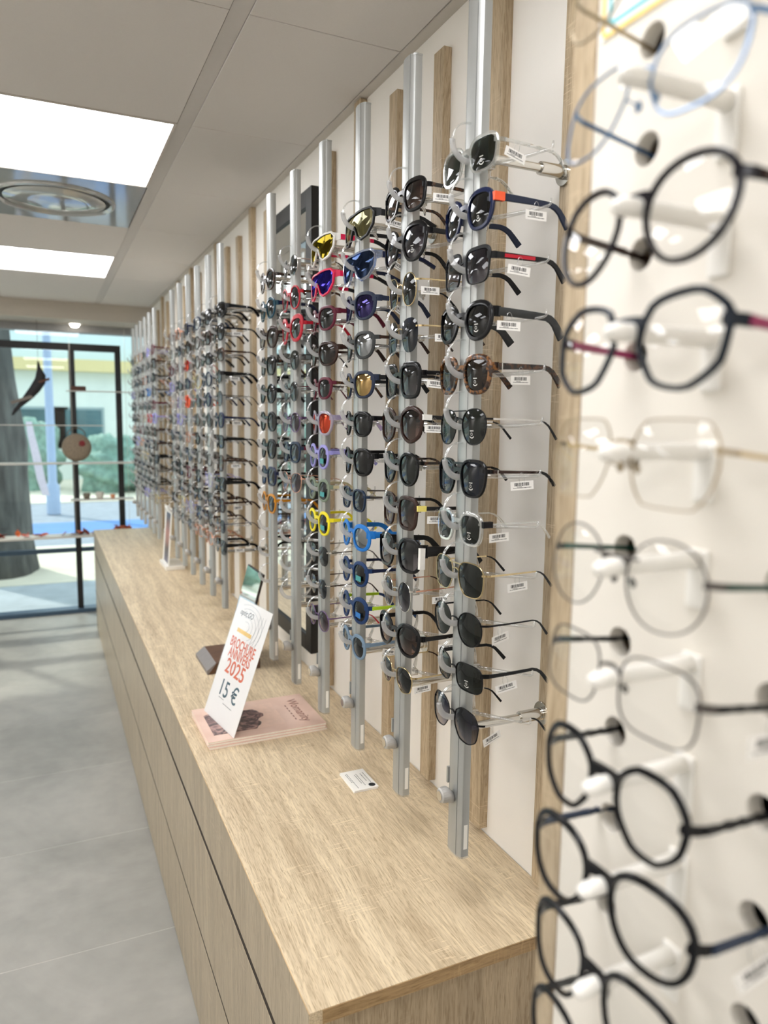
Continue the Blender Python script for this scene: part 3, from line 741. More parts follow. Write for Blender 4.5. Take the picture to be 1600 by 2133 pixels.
# lens materials
L_G15 = lensmat('green grey lens', (44, 52, 48)); L_DK = lensmat('dark grey lens', (34, 36, 40)); L_PUR = lensmat('violet grey graded lens', (44, 40, 54), (132, 124, 134)); L_GRY = lensmat('grey graded lens', (36, 36, 44), (140, 134, 140))
L_BRN = lensmat('brown lens', (66, 48, 36)); L_BRG = lensmat('brown graded lens', (44, 30, 28), (150, 122, 112)); L_BLU = lensmat('blue grey lens', (34, 44, 66)); L_BLG = lensmat('blue graded lens', (30, 34, 58), (150, 146, 156))
L_OLV = lensmat('olive mirror lens', (40, 36, 14), None, (128, 112, 38), .30); L_VIO = lensmat('violet mirror lens', (10, 10, 40), None, (70, 60, 170), .38); L_SIL = lensmat('silver mirror lens', (60, 62, 66), None, (210, 214, 218), .30)
L_GLD = lensmat('gold mirror lens', (90, 74, 54), None, (210, 176, 120), .45); L_FIRE = lensmat('orange pink mirror lens', (80, 26, 40), None, (236, 96, 70), .5); L_YEL = lensmat('pale yellow lens', (150, 144, 112), None, (214, 210, 170), .06); L_SKY = lensmat('blue shield lens', (40, 52, 74), None, (90, 110, 150), .12)
L_CLR = clearmat('clear demo lens', (.955, .955, .95), 1, 0, .01, .02, .16); L_PLM = lensmat('plum lens', (74, 50, 70), (150, 130, 146)); L_MGR = lensmat('grey lens', (62, 66, 70))
L_PMR = lensmat('purple sheen lens', (30, 30, 54), None, (120, 110, 180), .15)
S = dict
sq = lambda **k: S(S(a=.0265, b=.0215, n=3.1, taper=.06, gap=.016), **k)
rnd = lambda **k: S(S(a=.0245, b=.0228, n=2.15, gap=.018), **k)
pan = lambda **k: S(S(a=.0255, b=.0225, n=2.35, taper=.10, gap=.017), **k)
avi = lambda **k: S(S(a=.0285, b=.0250, n=2.6, taper=.05, nose=-.22, gap=.015, style='metal', w=.0012, d=.0018, zb=.42, ze=.45), **k)
cat = lambda **k: S(S(a=.0285, b=.0235, n=2.4, lift=.16, taper=.12, gap=.016, w=.0046), **k)
rec = lambda **k: S(S(a=.0280, b=.0185, n=3.4, gap=.016), **k)
kid = lambda **k: S(S(a=.0220, b=.0205, n=2.3, gap=.016, w=.0044, th=.007, len=.088), **k)
wra = lambda **k: S(S(a=.0275, b=.0215, n=2.7, taper=.10, gap=.016, w=.004, wrap=3.2, th=.009, ze=.62), **k)
met = dict(style='metal', w=.0012, d=.0018)
rim0 = dict(style='rimless', w=.0002, d=.0012)
shd = lambda **k: S(S(style='shield', a=.03, b=.02), **k)

SETS = {
 0: [(sq(mf=CRY, mt=CRY, ml=L_G15, w=.0034, th=.0045, tt=.003), 'clear crystal square sunglasses at the top of the nearest rail', S(tagpos=.030, prn=True, tag_rot=-.25)),
     (pan(mf=NAVY, mt=MNAVY, ml=L_DK, n=2.6, th=.010, acc=('hinge', ORNG)), 'navy sunglasses with an orange hinge accent, second on the nearest rail', S(tagpos=.070, prn=True)),
     (sq(mf=MBLK, mt=MBLK, ml=L_PUR, style='brow', w=.0012, d=.003, b=.0225, n=4.2, th=.0085, tt=.0032, acc=('stripe', RED)), 'black browline sunglasses with red striped temples, third on the nearest rail', S(tagpos=.048, tag_rot=-.1)),
     (pan(mf=BLK, mt=GREYB, ml=L_DK, th=.0115, th1=.010, w=.0046), 'gloss black rounded sunglasses with wide matt grey temples, fourth on nearest rail', S(tagpos=.030, prn=True)),
     (pan(mf=TORT, mt=TORTD, ml=L_BRN, n=2.9, w=.0048, th=.009, acc=('ring', SILV)), 'tortoiseshell sunglasses with brown lenses, fifth on the nearest rail', S(tagpos=.052, prn=True)),
     (avi(mf=BLKM, mt=SILV, mp=MBLK, ml=L_G15, a=.027, dbl=.92, n=2.4), 'round green lens aviators with thin silver temples, sixth on the nearest rail', S(prn=True)),
     (pan(mf=BLK, mt=BRN, mp=BLK, ml=L_BLU, n=3.0, a=.0275, b=.0245, taper=.12, dbl=.86, w=.0026, th=.0048, acc=('ring', SILV)), 'black double bridge sunglasses with blue lenses, seventh on the nearest rail', S(tagpos=.062, prn=True, tag_rot=.1)),
     (sq(mf=CRY, mt=CRY, ml=L_G15, a=.0225, b=.021, w=.0036, th=.003, tt=.002, acc=('hinge', BLKM)), 'small clear framed sunglasses with thin clear temples, eighth on nearest rail', S(tagpos=.030, prn=True, tag_rot=.05)),
     (avi(mf=GOLD, mt=GOLD, mp=MBLK, ml=L_G15, n=3.0, dbl=.80), 'gold square aviators with green lenses and black tips, ninth on nearest rail', S(tagpos=.060, tag_rot=.08)),
     (rnd(mf=BLKM, mt=BLKM, mp=MBLK, ml=L_G15, a=.0265, b=.0245, taper=.06, **met), 'black metal round sunglasses, tenth on the nearest rail', S(tagpos=.034, tag_rot=.14)),
     (rec(mf=BLKM, mt=MBLK, ml=L_G15, a=.0285, b=.0205, wrap=2.6, th=.006, **met), 'black metal wrap sunglasses with a printed lens, eleventh on nearest rail', S(tagpos=.048, prn=True, tag_rot=.2)),
     (avi(mf=BLKM, mt=SILV, mp=BLK, ml=L_BLG, n=2.5, poly=(8, .2, .5)), 'black and silver aviators with graded blue lenses, lowest on the nearest rail', S(tagpos=.026, tag_rot=.28))],
 1: [(sq(mf=BLK, mt=TORTD, ml=L_BRG, th=.006, nose=-.2), 'black square sunglasses with brown graded lenses, top of the second rail', S(tagpos=.036)),
     (cat(mf=BLK, ml=L_PUR, lift=.06, b=.026, a=.030, th=.008), 'large round black sunglasses with violet lenses, second on the second rail', S(prn=True)),
     (rnd(mf=GOLD, mt=GOLD, mp=BLK, ml=L_DK, a=.022, b=.026, **met), 'thin gold oval sunglasses with dark lenses, third on the second rail', S(tagpos=.026)),
     (avi(mf=GOLD, mt=GOLD, mp=TORTD, ml=L_BLU, a=.027, b=.028, **rim0), 'rimless oversized sunglasses with blue lenses and gold temples, on second rail', S(tagpos=.050)),
     (sq(mf=BLK, ml=L_GRY, n=4.0, b=.0245, w=.005), 'thick square black sunglasses with grey graded lenses, fifth on second rail', S(tagpos=.034, tag_rot=-.1)),
     (cat(mf=BRN, mt=BLK, ml=L_BRG, lift=.03, b=.026, poly=(6, .5, .5), acc=('hinge', WHT)), 'dark brown butterfly sunglasses with a pale corner accent, on second rail', S(tagpos=.026)),
     (pan(mf=BLK, mt=TORTD, ml=L_G15, a=.0275, b=.025, w=.003, th=.005), 'black rounded sunglasses with green lenses, seventh on the second rail', S(tagpos=.066)),
     (sq(mf=BRN, mt=BLK, ml=L_BRG, n=3.6, b=.024, w=.0045, acc=('hinge', YELA)), 'brown square sunglasses with a pale yellow corner, eighth on second rail', S(tagpos=.040)),
     (sq(mf=BLK, ml=L_GRY, n=2.9, b=.025, a=.029, w=.0045, th=.018, th1=.009, acc=('side', WHT)), 'black sunglasses with white sides and very wide temples, ninth on second rail', S()),
     (rnd(mf=SILV, mt=ROSE, mp=BRN, ml=L_BLG, a=.019, b=.026, **met), 'thin silver narrow sunglasses with rose twisted temples, tenth on second rail', S(tagpos=.060)),
     (cat(mf=BLK, mt=BLK, ml=L_BRG, lift=.10, a=.030, b=.024, th=.008), 'black cat eye sunglasses with brown graded lenses, eleventh on second rail', S(tagpos=.060)),
     (pan(mf=GOLD, mt=GOLD, mp=BRN, ml=L_DK, poly=(6, .3, .4), **met), 'gold geometric sunglasses with dark lenses, lowest on the second rail', S(tagpos=.022))],
 2: [(shd(mf=MBLK, mt=MBLK, ml=L_YEL, acc=None), 'black sport shield glasses with pale yellow lens, top of the third rail', S(tagpos=.050, tag_rot=-.2)),
     (shd(mf=TBLUE, mt=NAVY, ml=L_SKY), 'translucent blue shield sunglasses, second on the third rail', S(tagpos=.052, tag_rot=-.45)),
     (wra(mf=MNAVY, ml=L_PMR), 'navy sport sunglasses with violet sheen lenses, third on the third rail', S(tagpos=.058, tag_rot=-.5)),
     (wra(mf=GREYB, mt=BRN, ml=L_SIL, th=.006), 'dark grey sunglasses with silver mirror lenses, fourth on the third rail', S(tagpos=.066)),
     (wra(mf=MNAVY, mt=MBLK, ml=L_GLD), 'dark navy sunglasses with gold mirror lenses, fifth on the third rail', S()),
     (wra(mf=BLK, mt=BLK, ml=L_MGR, a=.025, b=.020, th=.007), 'small black rounded sunglasses with grey lenses, sixth on the third rail', S(tagpos=.058)),
     (wra(mf=BLK, ml=L_DK, a=.026, b=.0225), 'gloss black sunglasses with near black lenses, seventh on the third rail', S(tagpos=.066)),
     (sq(mf=DBLUE, mt=GUN, ml=L_BLU, a=.0235, b=.0195, w=.0022, th=.004), 'dark blue small square sunglasses, eighth on the third rail', S(tagpos=.056)),
     (kid(mf=BLUEK, ml=L_SIL, a=.024, w=.0055, th=.012, wrap=2.6), 'bright blue child sunglasses with mirror lenses, ninth on the third rail', S()),
     (kid(mf=NAVK, mt=NAVY, ml=L_MGR, wrap=2.4), 'deep blue child sunglasses with a teal lens sticker, tenth on third rail', S(sticker=TEALS)),
     (kid(mf=NAVK, mt=LIME, mp=NAVK, ml=L_MGR, wrap=2.6, w=.0055), 'deep blue child sunglasses with lime temples, eleventh on the third rail', S(sticker=fm('blue sticker', (40, 110, 180), .5))),
     (kid(mf=GRYBL, ml=L_MGR, wrap=2.0), 'slate blue child sunglasses, lowest on the third rail', S(tagpos=.056, tag_rot=-.3))],
 3: [(shd(mf=WHT, mt=PINKR, mp=MBLK, ml=L_OLV), 'white shield sunglasses with an olive mirror lens, top of the fourth rail', S()),
     (shd(mf=PINKR, mt=PINKR, mp=MBLK, ml=L_VIO), 'hot pink shield sunglasses with a violet mirror lens, on the fourth rail', S(tagpos=.05)),
     (wra(mf=BURG, ml=L_MGR), 'burgundy sunglasses with grey lenses, third on the fourth rail', S(tagpos=.054)),
     (wra(mf=BRN, ml=L_BRN, a=.029), 'dark brown wrap sunglasses with brown lenses, fourth on the fourth rail', S(tagpos=.056, tag_rot=-.3)),
     (wra(mf=BURG, mt=TORTD, ml=L_MGR, a=.024, b=.0195, th=.006), 'small burgundy sunglasses with tortoiseshell temples, fifth on fourth rail', S(tagpos=.052, tag_rot=-.3)),
     (wra(mf=LILA, mt=LILA, ml=L_FIRE, a=.025, b=.022), 'lilac sunglasses with fiery orange mirror lenses, sixth on the fourth rail', S(tagpos=.054, tag_rot=-.3)),
     (kid(mf=LAV, ml=L_MGR, b=.022), 'lavender child sunglasses with a teal sticker, seventh on the fourth rail', S(tagpos=.052, sticker=TEALS, tag_rot=-.1)),
     (kid(mf=KHA, mt=BEI, ml=L_MGR), 'sage green child sunglasses with beige temples, eighth on fourth rail', S(tagpos=.044, sticker=TEALS)),
     (kid(mf=YEL, ml=L_MGR, b=.022), 'bright yellow child sunglasses, ninth on the fourth rail', S(sticker=TEALS)),
     (sq(mf=SILV, mt=GUN, ml=L_DK, a=.024, b=.022, n=2.6, **rim0), 'rimless dark sunglasses with silver bridge, tenth on the fourth rail', S()),
     (sq(mf=SILV, mt=BRN, ml=L_BLU, a=.022, b=.022, n=2.5, **rim0), 'rimless dark sunglasses with brown temples, eleventh on the fourth rail', S(tagpos=.042)),
     (rnd(mf=PURM, mt=PURM, mp=RED, ml=L_PLM, **met), 'purple metal sunglasses with red temple tips, lowest on the fourth rail', S(tagpos=.042, tag_rot=-.3))],
 4: [(rnd(mf=SILV, mt=SILV, mp=TORTD, ml=L_MGR, **met), 'thin silver round sunglasses, top of the fifth rail', S(tagpos=.04)),
     (rnd(mf=RED, mt=TORTD, ml=L_MGR, b=.025, w=.0025, d=.003, th=.006), 'red rimmed oval sunglasses with tortoiseshell temples, second on fifth rail', S(tagpos=.05)),
     (cat(mf=RED, ml=L_MGR, lift=.26, w=.007), 'bright red cat eye sunglasses, third on the fifth rail', S()),
     (rnd(mf=GUN, mt=MBLK, ml=L_G15, **met), 'gunmetal sunglasses with black temples, fourth on the fifth rail', S(tagpos=.05)),
     (rnd(mf=GUN, mt=BURG, ml=L_MGR, **met), 'gunmetal round sunglasses with burgundy temples, fifth on the fifth rail', S(tagpos=.05)),
     (rnd(mf=PURM, mt=PURM, ml=L_PLM, **met), 'purple metal round sunglasses, sixth on the fifth rail', S()),
     (sq(mf=DBLUE, mt=BURG, ml=L_BLU), 'dark blue square sunglasses, seventh on the fifth rail', S(tagpos=.05)),
     (cat(mf=ROSE, mt=ROSE, ml=L_PLM, **met), 'rose gold sunglasses with plum lenses, eighth on the fifth rail', S(tagpos=.05))] + [None]*4,
 5: [(pan(mf=TORTD, mt=TORTD, ml=L_DK), 'dark tortoiseshell sunglasses, top of the sixth rail', S()),
     (pan(mf=TEAL, mt=NAVY, ml=L_DK, th=.010), 'petrol blue sunglasses with wide navy temples, second on sixth rail', S()),
     (cat(mf=BRN, mt=BLK, ml=L_BRG), 'dark brown cat eye sunglasses, third on the sixth rail', S()),
     (sq(mf=BLK, mt=TORTD, ml=L_GRY), 'black square sunglasses with tortoiseshell temples, fourth on sixth rail', S()),
     (rnd(mf=BLK, ml=L_DK, w=.003), 'black round sunglasses, fifth on the sixth rail', S()),
     (rnd(mf=BLK, ml=L_MGR, w=.0036), 'black round sunglasses with grey lenses, sixth on the sixth rail', S()),
     (pan(mf=BLK, ml=L_G15), 'black rounded sunglasses with green lenses, seventh on the sixth rail', S()),
     (sq(mf=NAVY, mt=BLK, ml=L_BLU), 'navy square sunglasses, eighth on the sixth rail', S()),
     (pan(mf=AMB, ml=L_MGR), 'amber orange acetate sunglasses, lowest on the sixth rail', S())] + [None]*3,
}
def rail_pos(k, i, P):
    me = get_meshes(P); info = me['info']
    return (X_RAIL - .0105, rail_y(k), Z_LENS0 - DZ*i - info['cz'])
for k, lst in SETS.items():
    for i, e in enumerate(lst):
        if e is None: continue
        P, lab, kw = e
        glasses(P, rail_pos(k, i, P), (R.uniform(-.03, .02), R.uniform(-.02, .02), -PI/2 + R.uniform(-.05, .05)), lab, 'sunglasses', 'sunglasses on the near rails', **kw)

# far groups: a dozen shapes shared, colours by frame
base_kinds = [sq(), pan(), rnd(**met), avi(), cat(), rec(), kid(), sq(n=4.0, b=.024), rnd(w=.003), wra()]
pal = [(BLK, BLK, L_DK, 'black'), (MBLK, MBLK, L_G15, 'matt black'), (TORTD, TORTD, L_BRG, 'dark tortoiseshell'), (NAVY, NAVY, L_BLU, 'navy'), (GUN, BLK, L_MGR, 'gunmetal'), (SILV, SILV, L_CLR, 'silver'), (BRN, BRN, L_BRN, 'brown'), (BLK, BLK, L_GRY, 'black'), (GUN, GUN, L_CLR, 'gunmetal'), (BURG, BURG, L_CLR, 'burgundy'), (GOLD, GOLD, L_CLR, 'gold'), (DBLUE, DBLUE, L_CLR, 'dark blue'), (LAV, LAV, L_CLR, 'lavender'), (ROSE, ROSE, L_CLR, 'rose gold')]
special = {(9+2, 4): (ORNG, ORNG, L_FIRE, 'orange'), (11, 2): (RED, RED, L_FIRE, 'red'), (17, 5): (RED, RED, L_CLR, 'red'), (17, 3): (BLUEK, BLUEK, L_CLR, 'bright blue'), (11, 7): (NAVK, NAVK, L_BLU, 'deep blue')}
for gi, ks in ((1, range(8, 14)), (2, range(16, 22))):
    for n, k in enumerate(ks):
        for i in range(12):
            bk_ = dict(R.choice(base_kinds)); a_, b_, l_, nm = R.choice(pal if k != 8 else pal[:5] + pal[6:8])
            if (k, i) in special: a_, b_, l_, nm = special[(k, i)]
            bk_.update(mf=a_, mt=b_, ml=l_)
            if k == 8 and i in (0, 3, 8, 11): bk_.update(mf=BLK, mt=BLK, ml=L_DK, th=.012, th1=.008); nm = 'black'
            where = '%s rail of the %s group' % (ordn[n], 'middle' if gi == 1 else 'far')
            lab = '%s glasses, %s from the top on the %s' % (nm, ordn[i], where)
            glasses(bk_, rail_pos(k, i, bk_), (R.uniform(-.04, .03), 0, -PI/2 + R.uniform(-.08, .08)), lab, 'sunglasses' if l_ is not L_CLR else 'eyeglasses', 'glasses on the blurred %s rails' % ('middle' if gi == 1 else 'far'),
                    tagpos=.05 if (gi == 1 and i % 2) else None)

# ================================================================== PEG BOARD, NEAR RIGHT
SG = .53 * W
XB = .89*SG; YB_ = 1.205*XB; YE = 1.274*XB; TB = .012
PEG_Y = .785*SG; PEG_X = .69*SG
peg_z = lambda i: CZ + (.446 - .1618*i)*SG
holes = [(y_, peg_z(i)-.005) for i in range(-2, 12) for y_ in (.943*SG, .649*SG, .355*SG, .061*SG)]
HR = .0103
bd = empty('peg_board', (XB, .1, 0)); tag(bd, 'tall white peg board panel with round holes and an oak edge, near right', 'peg board')
def holed_board():
    m_ = MB(); ylist = sorted({round(h[0], 5) for h in holes}); zlist = sorted({round(h[1], 5) for h in holes}); hs = .016
    ybr = [-.45]; zbr = [0.0]
    for y_ in ylist: ybr += [y_-hs, y_+hs]
    ybr.append(YB_)
    for z0 in zlist: zbr += [z0-hs, z0+hs]
    zbr.append(Z_CEIL)
    for side, X in ((0, XB), (1, XB+TB)):
        for iy in range(len(ybr)-1):
            for iz in range(len(zbr)-1):
                y0, y1, z0, z1 = ybr[iy], ybr[iy+1], zbr[iz], zbr[iz+1]
                if y1 <= y0 or z1 <= z0: continue
                if iy % 2 == 1 and iz % 2 == 1:
                    n = 24; c = ((y0+y1)/2, (z0+z1)/2); inner = []; outer = []
                    for j_ in range(n):
                        t = 2*PI*j_/n; cy, sy = math.cos(t), math.sin(t); q = max(abs(cy), abs(sy))
                        inner.append((X, c[0]+HR*cy, c[1]+HR*sy)); outer.append((X, c[0]+(y1-y0)/2*cy/q, c[1]+(z1-z0)/2*sy/q))
                    fs = [(j_, (j_+1) % n, n+(j_+1) % n, n+j_) for j_ in range(n)]
                    if side == 1: fs = [tuple(reversed(q)) for q in fs]
                    m_.add(inner+outer, fs)
                    if side == 0:
                        v = inner + [(X+TB, p[1], p[2]) for p in inner]
                        m_.add(v, [(j_, n+j_, n+(j_+1) % n, (j_+1) % n) for j_ in range(n)])
                else:
                    q = (0, 3, 2, 1) if side == 0 else (0, 1, 2, 3)
                    m_.add([(X, y0, z0), (X, y1, z0), (X, y1, z1), (X, y0, z1)], [q])
    for v_ in range(len(m_.v)): a_ = m_.v[v_]; m_.v[v_] = (a_[0]-XB, a_[1]-.1, a_[2])
    return m_.mesh('holed_board', 40)
obj('board', holed_board(), M_BOARD, bd)
boxobj('hole_shade_sheet', (.07, .08, -.55, YE-.1-.005, 0, Z_CEIL), plain('painted cavity shade', (22, 21, 20), .9), bd)  # near-black sheet stands in for the shade seen through the holes
boxobj('edge_strip', (-.001, .12, YB_-.1+.0003, YE-.1, 0, Z_CEIL-.001), M_SLAT, bd, .0008)
pg = MB()
L0 = XB-PEG_X
pg.tube([(0, 0, 0), (-.02, 0, 0), (-.045, 0, 0), (-L0+.012, 0, -.0002), (-L0+.006, 0, -.0004), (-L0+.0015, 0, -.0012), (-L0, 0, -.002)], [.0056, .0052, .0050, .0050, .0052, .0042, .0015], 16)
ME_PEG = pg.mesh('peg', True)
ME_PEGB = MB().box(-.003, .0005, -.0075, .0075, -.030, .0062).mesh('peg_base')
pos_words = ['top', 'second', 'third', 'fourth', 'fifth', 'sixth', 'seventh', 'eighth', 'ninth', 'tenth', 'eleventh']
for i in range(-1, 10):
    p_ = obj('peg', ME_PEG, M_WHITEP, None, (XB, PEG_Y, peg_z(i))); tag(p_, 'white plastic peg, %s from the top on the white board' % pos_words[i+1], 'peg', 'pegs on the white board')
    bev(obj('peg_base', ME_PEGB, M_WHITEP, p_), .002)
opt = dict(len=.070, bend=.5, inset=.0)
fg = [ (-1, pan(mf=CHAMP, mt=CHAMP, ml=L_CLR, **met), 'thin gold eyeglasses cut by the top edge above the pale blue pair'),
       (0, sq(mf=LBLUE, mt=fm('steel blue metal', (58, 92, 130), .3, .4), ml=L_CLR, a=.027, b=.0225, n=2.8, nose=-.25, style='metal', w=.0011, d=.0015, ze=.6), 'pale blue thin metal eyeglasses on the top peg in view'),
       (1, pan(mf=DBLUE and fm('black violet acetate', (22, 20, 28), .2), mt=BRN, ml=L_CLR, a=.0255, b=.0245, n=2.1, w=.0022, d=.003, ze=.45, th=.0045), 'round black acetate eyeglasses on the second peg, dark temples'),
       (2, pan(mf=fm('blue black acetate', (22, 30, 40), .2), mt=PLUM, mp=fm('blue black acetate', (22, 30, 40), .2), ml=L_CLR, a=.0255, b=.0230, n=2.3, poly=(7, .45, .5), w=.0024, d=.003, ze=.35, th=.0052), 'blue black geometric eyeglasses with plum temples on the third peg'),
       (3, sq(mf=CHAMP, mt=GOLD, ml=L_CLR, a=.026, b=.0235, n=3.2, poly=(6, 0, .35), style='metal', w=.0006, d=.0012, ze=.35), 'thin gold square eyeglasses on the fourth peg'),
       (4, rnd(mf=GUN, mt=GRN, ml=L_CLR, a=.0255, b=.0240, style='metal', w=.0007, d=.0012, ze=.25, dbl=.45, th=.0036), 'thin round eyeglasses with bottle green brow and temples on fifth peg'),
       (5, rec(mf=GUN, mt=BLKM, ml=L_CLR, a=.026, b=.0205, style='metal', w=.0008, d=.0013, ze=.3, th=.0042), 'thin grey rectangular eyeglasses with blue black temples on sixth peg'),
       (6, pan(mf=fm('gloss black optical acetate', (15, 16, 20), .2), ml=L_CLR, a=.0225, b=.0230, n=2.1, poly=(8, .3, .4), w=.0026, d=.003, th=.0042, ze=.2), 'small black octagonal eyeglasses on the seventh peg'),
       (7, pan(mf=fm('gloss black optical acetate', (15, 16, 20), .2), mt=DBLUE, ml=L_CLR, a=.0262, b=.0235, n=2.4, w=.0028, d=.0032, th=.0046, ze=.25), 'larger black eyeglasses with a blue hinge on the eighth peg'),
       (8, pan(mf=fm('gloss black optical acetate', (15, 16, 20), .2), ml=L_CLR, a=.0255, b=.0240, n=2.6, taper=.14, w=.0026, d=.003, th=.0044, ze=.3), 'black square rounded eyeglasses on the ninth peg, lowest whole pair'),
       (9, pan(mf=fm('gloss black optical acetate', (15, 16, 20), .2), ml=L_CLR, a=.026, b=.0235, n=2.3, w=.0026, d=.003, th=.0044, ze=.3), 'black eyeglasses at the bottom edge, mostly out of view') ]
for i, P, lab in fg:
    P = dict(P); P.update(opt); P.setdefault('gap', .018)
    info = get_meshes(P)['info']
    zpos = peg_z(i) - .003 - info['cz'] if False else peg_z(i) + .0050
    # tip the pair so that its temples run into the two holes
    dzh = (peg_z(i)-.005) - (zpos + info['zt'])
    tilt = math.atan2(dzh, .062)
    glasses(P, (.735*SG, PEG_Y+.004, zpos), (tilt*.9, 0, -PI/2 + R.uniform(-.03, .03)), lab, 'eyeglasses', 'eyeglasses on the white peg board', tagpos=.052 if i in (3, 5, 7) else None, tag_rot={3: -.7, 5: .1, 7: .5}.get(i, 0))
# poster outline on the board
def rrect_outline(y0, y1, z0, z1, r, w, X, t):
    m_ = MB(); pts = []
    for cx_, cz_, a0 in ((y1-r, z1-r, 0), (y0+r, z1-r, 90), (y0+r, z0+r, 180), (y1-r, z0+r, 270)):
        for j_ in range(7):
            a = math.radians(a0+15*j_); pts.append((cx_, cz_, a))
    rings = [[(X, c_+(r-w)*math.cos(a), d_+(r-w)*math.sin(a)), (X, c_+r*math.cos(a), d_+r*math.sin(a)), (X-t, c_+r*math.cos(a), d_+r*math.sin(a)), (X-t, c_+(r-w)*math.cos(a), d_+(r-w)*math.sin(a))] for c_, d_, a in pts]
    m_.loft(rings, loop=True); return m_.mesh('poster_outline')
zp = CZ + .719*XB
po = boxobj('notice', (-.0006, 0, -.10, .10, 0, .20), M_PAPER); po.location = (XB-.0002, .4165-.10, zp)
tag(po, 'white notice with yellow and turquoise outlines at the top of the board', 'notice')
obj('yellow_outline', rrect_outline(-.0995, .0995, .0005, .1995, .006, .0032, -.0006, .0003), plain('yellow print', (244, 208, 120), .5), po)
obj('turquoise_outline', rrect_outline(-.0930, .0930, .007, .193, .003, .0028, -.0006, .0003), plain('turquoise print', (110, 196, 206), .5), po)

# ================================================================== THINGS ON THE WORKTOP
def fz(x): return x*fx
# --- magazines
mx0, mx1, my0_, my1_ = fz(.351), fz(.674), fz(1.812), fz(2.045)
def mag_mat():
    mt, nt, out = newmat('magazine cover print'); L = nt.links; tc = N(nt, 'TexCoord'); sp = N(nt, 'SeparateXYZ'); L.new(tc.outputs['Object'], sp.inputs[0])
    nz = N(nt, 'TexNoise', i_Scale=18.0, i_Detail=4.0); L.new(tc.outputs['Object'], nz.inputs['Vector'])
    prin(nt, out, ramp(nt, nz.outputs[0], [(.3, lin((224, 190, 172))), (.7, lin((236, 206, 190)))]), .3, 0, .5); return mt
M_MAG = mag_mat(); M_PAGES = plain('page edges', (246, 240, 226), .8, noise=.06, scale=400)
mags = []
for j, (dx, dy, rz) in enumerate(((.002, -.003, .01), (0, 0, -.004), (.001, .002, .004))):
    r_ = empty('magazine', ((mx0+mx1)/2+dx, (my0_+my1_)/2+dy, Z_TOP + .0056*j), (0, 0, rz))
    tag(r_, ['bottom pink magazine of the stack of three on the worktop', 'middle pink magazine of the stack of three on the worktop', 'topmost pink magazine of the stack, with portrait cover'][j], 'magazine', 'pink magazines in a stack')
    hx, hy_ = (mx1-mx0)/2, (my1_-my0_)/2
    obj('pages', MB().box(-hx+.001, hx-.001, -hy_+.001, hy_, .0004, .0051).mesh('pages'), M_PAGES, r_)
    cv = obj('cover', MB().box(-hx, hx, -hy_, hy_+.0006, .0051, .0056).box(-hx, hx, -hy_, hy_+.0006, 0, .0004).mesh('cover'), M_MAG, r_)
    mags.append((r_, cv, hx, hy_))
r_, cv, hx, hy_ = mags[2]
zt = .0056
def portrait_mat():
    mt, nt, out = newmat('printed portrait photo'); L = nt.links; tc = N(nt, 'TexCoord')
    nz = N(nt, 'TexNoise', i_Scale=42.0, i_Detail=6.0, i_Distortion=1.5); L.new(tc.outputs['Object'], nz.inputs['Vector'])
    prin(nt, out, ramp(nt, nz.outputs[0], [(.36, lin((58, 42, 44))), (.5, lin((120, 92, 90))), (.66, lin((188, 150, 140)))]), .35); return mt
obj('photo_panel', MB().box(-hx*.86, hx*.37, -hy_*.68, hy_*.70, zt, zt+.0003).mesh('photo_panel'), plain('pale pink panel', (236, 204, 186), .35), cv)
hair = MB(); pts = []
for i in range(40):
    t = 2*PI*i/40; rr = 1 + .10*math.sin(5*t) + .06*math.sin(11*t+1)
    pts.append((-hx*.52 + .088*rr*math.cos(t), -.002 + .082*rr*math.sin(t)))
pts = [(max(-hx*.86, p[0]), max(-hy_*.68, min(hy_*.69, p[1]))) for p in pts]
hair.loft([[(p[0], p[1], zt+.0003) for p in pts], [(p[0], p[1], zt+.0006) for p in pts]])
obj('portrait', hair.mesh('portrait'), portrait_mat(), cv)
# --- text helper
def text(name, s, size, mat, parent, mtx, ext=.0002, sx=1.0, shear=0, bold=0.0):
    cu = bpy.data.curves.new(name, 'FONT'); cu.body = s; cu.size = size; cu.extrude = ext; cu.align_x = 'CENTER'; cu.align_y = 'CENTER'; cu.resolution_u = 3; cu.shear = shear; cu.offset = bold
    tmp = bpy.data.objects.new('tmp_text', cu); col.objects.link(tmp)
    dg = bpy.context.evaluated_depsgraph_get(); me = bpy.data.meshes.new_from_object(tmp.evaluated_get(dg)); bpy.data.objects.remove(tmp); bpy.data.curves.remove(cu)
    me.transform(mtx @ Matrix.Diagonal((sx, 1, 1, 1))); me.name = name; me.materials.clear()
    return obj(name, me, mat, parent)
RZ = lambda a: Matrix.Rotation(a, 4, 'Z')
M_INKD = plain('warm brown ink', (150, 104, 92), .5); M_INK = plain('dark ink', (52, 56, 60), .5)
text('title', 'Womanity', .036, M_INKD, cv, Matrix.Translation((hx*.74, 0, zt)) @ RZ(-PI/2), .0004)
text('subtitle', 'IN FULL BLOOM', .012, M_INKD, cv, Matrix.Translation((hx*.57, -.01, zt)) @ RZ(-PI/2), .0003) if False else None
for q in range(6):
    obj('subtitle_mark', MB().box(hx*.565, hx*.585, -.058+q*.018, -.048+q*.018, zt, zt+.0004).mesh('subtitle_mark'), M_INKD, cv)
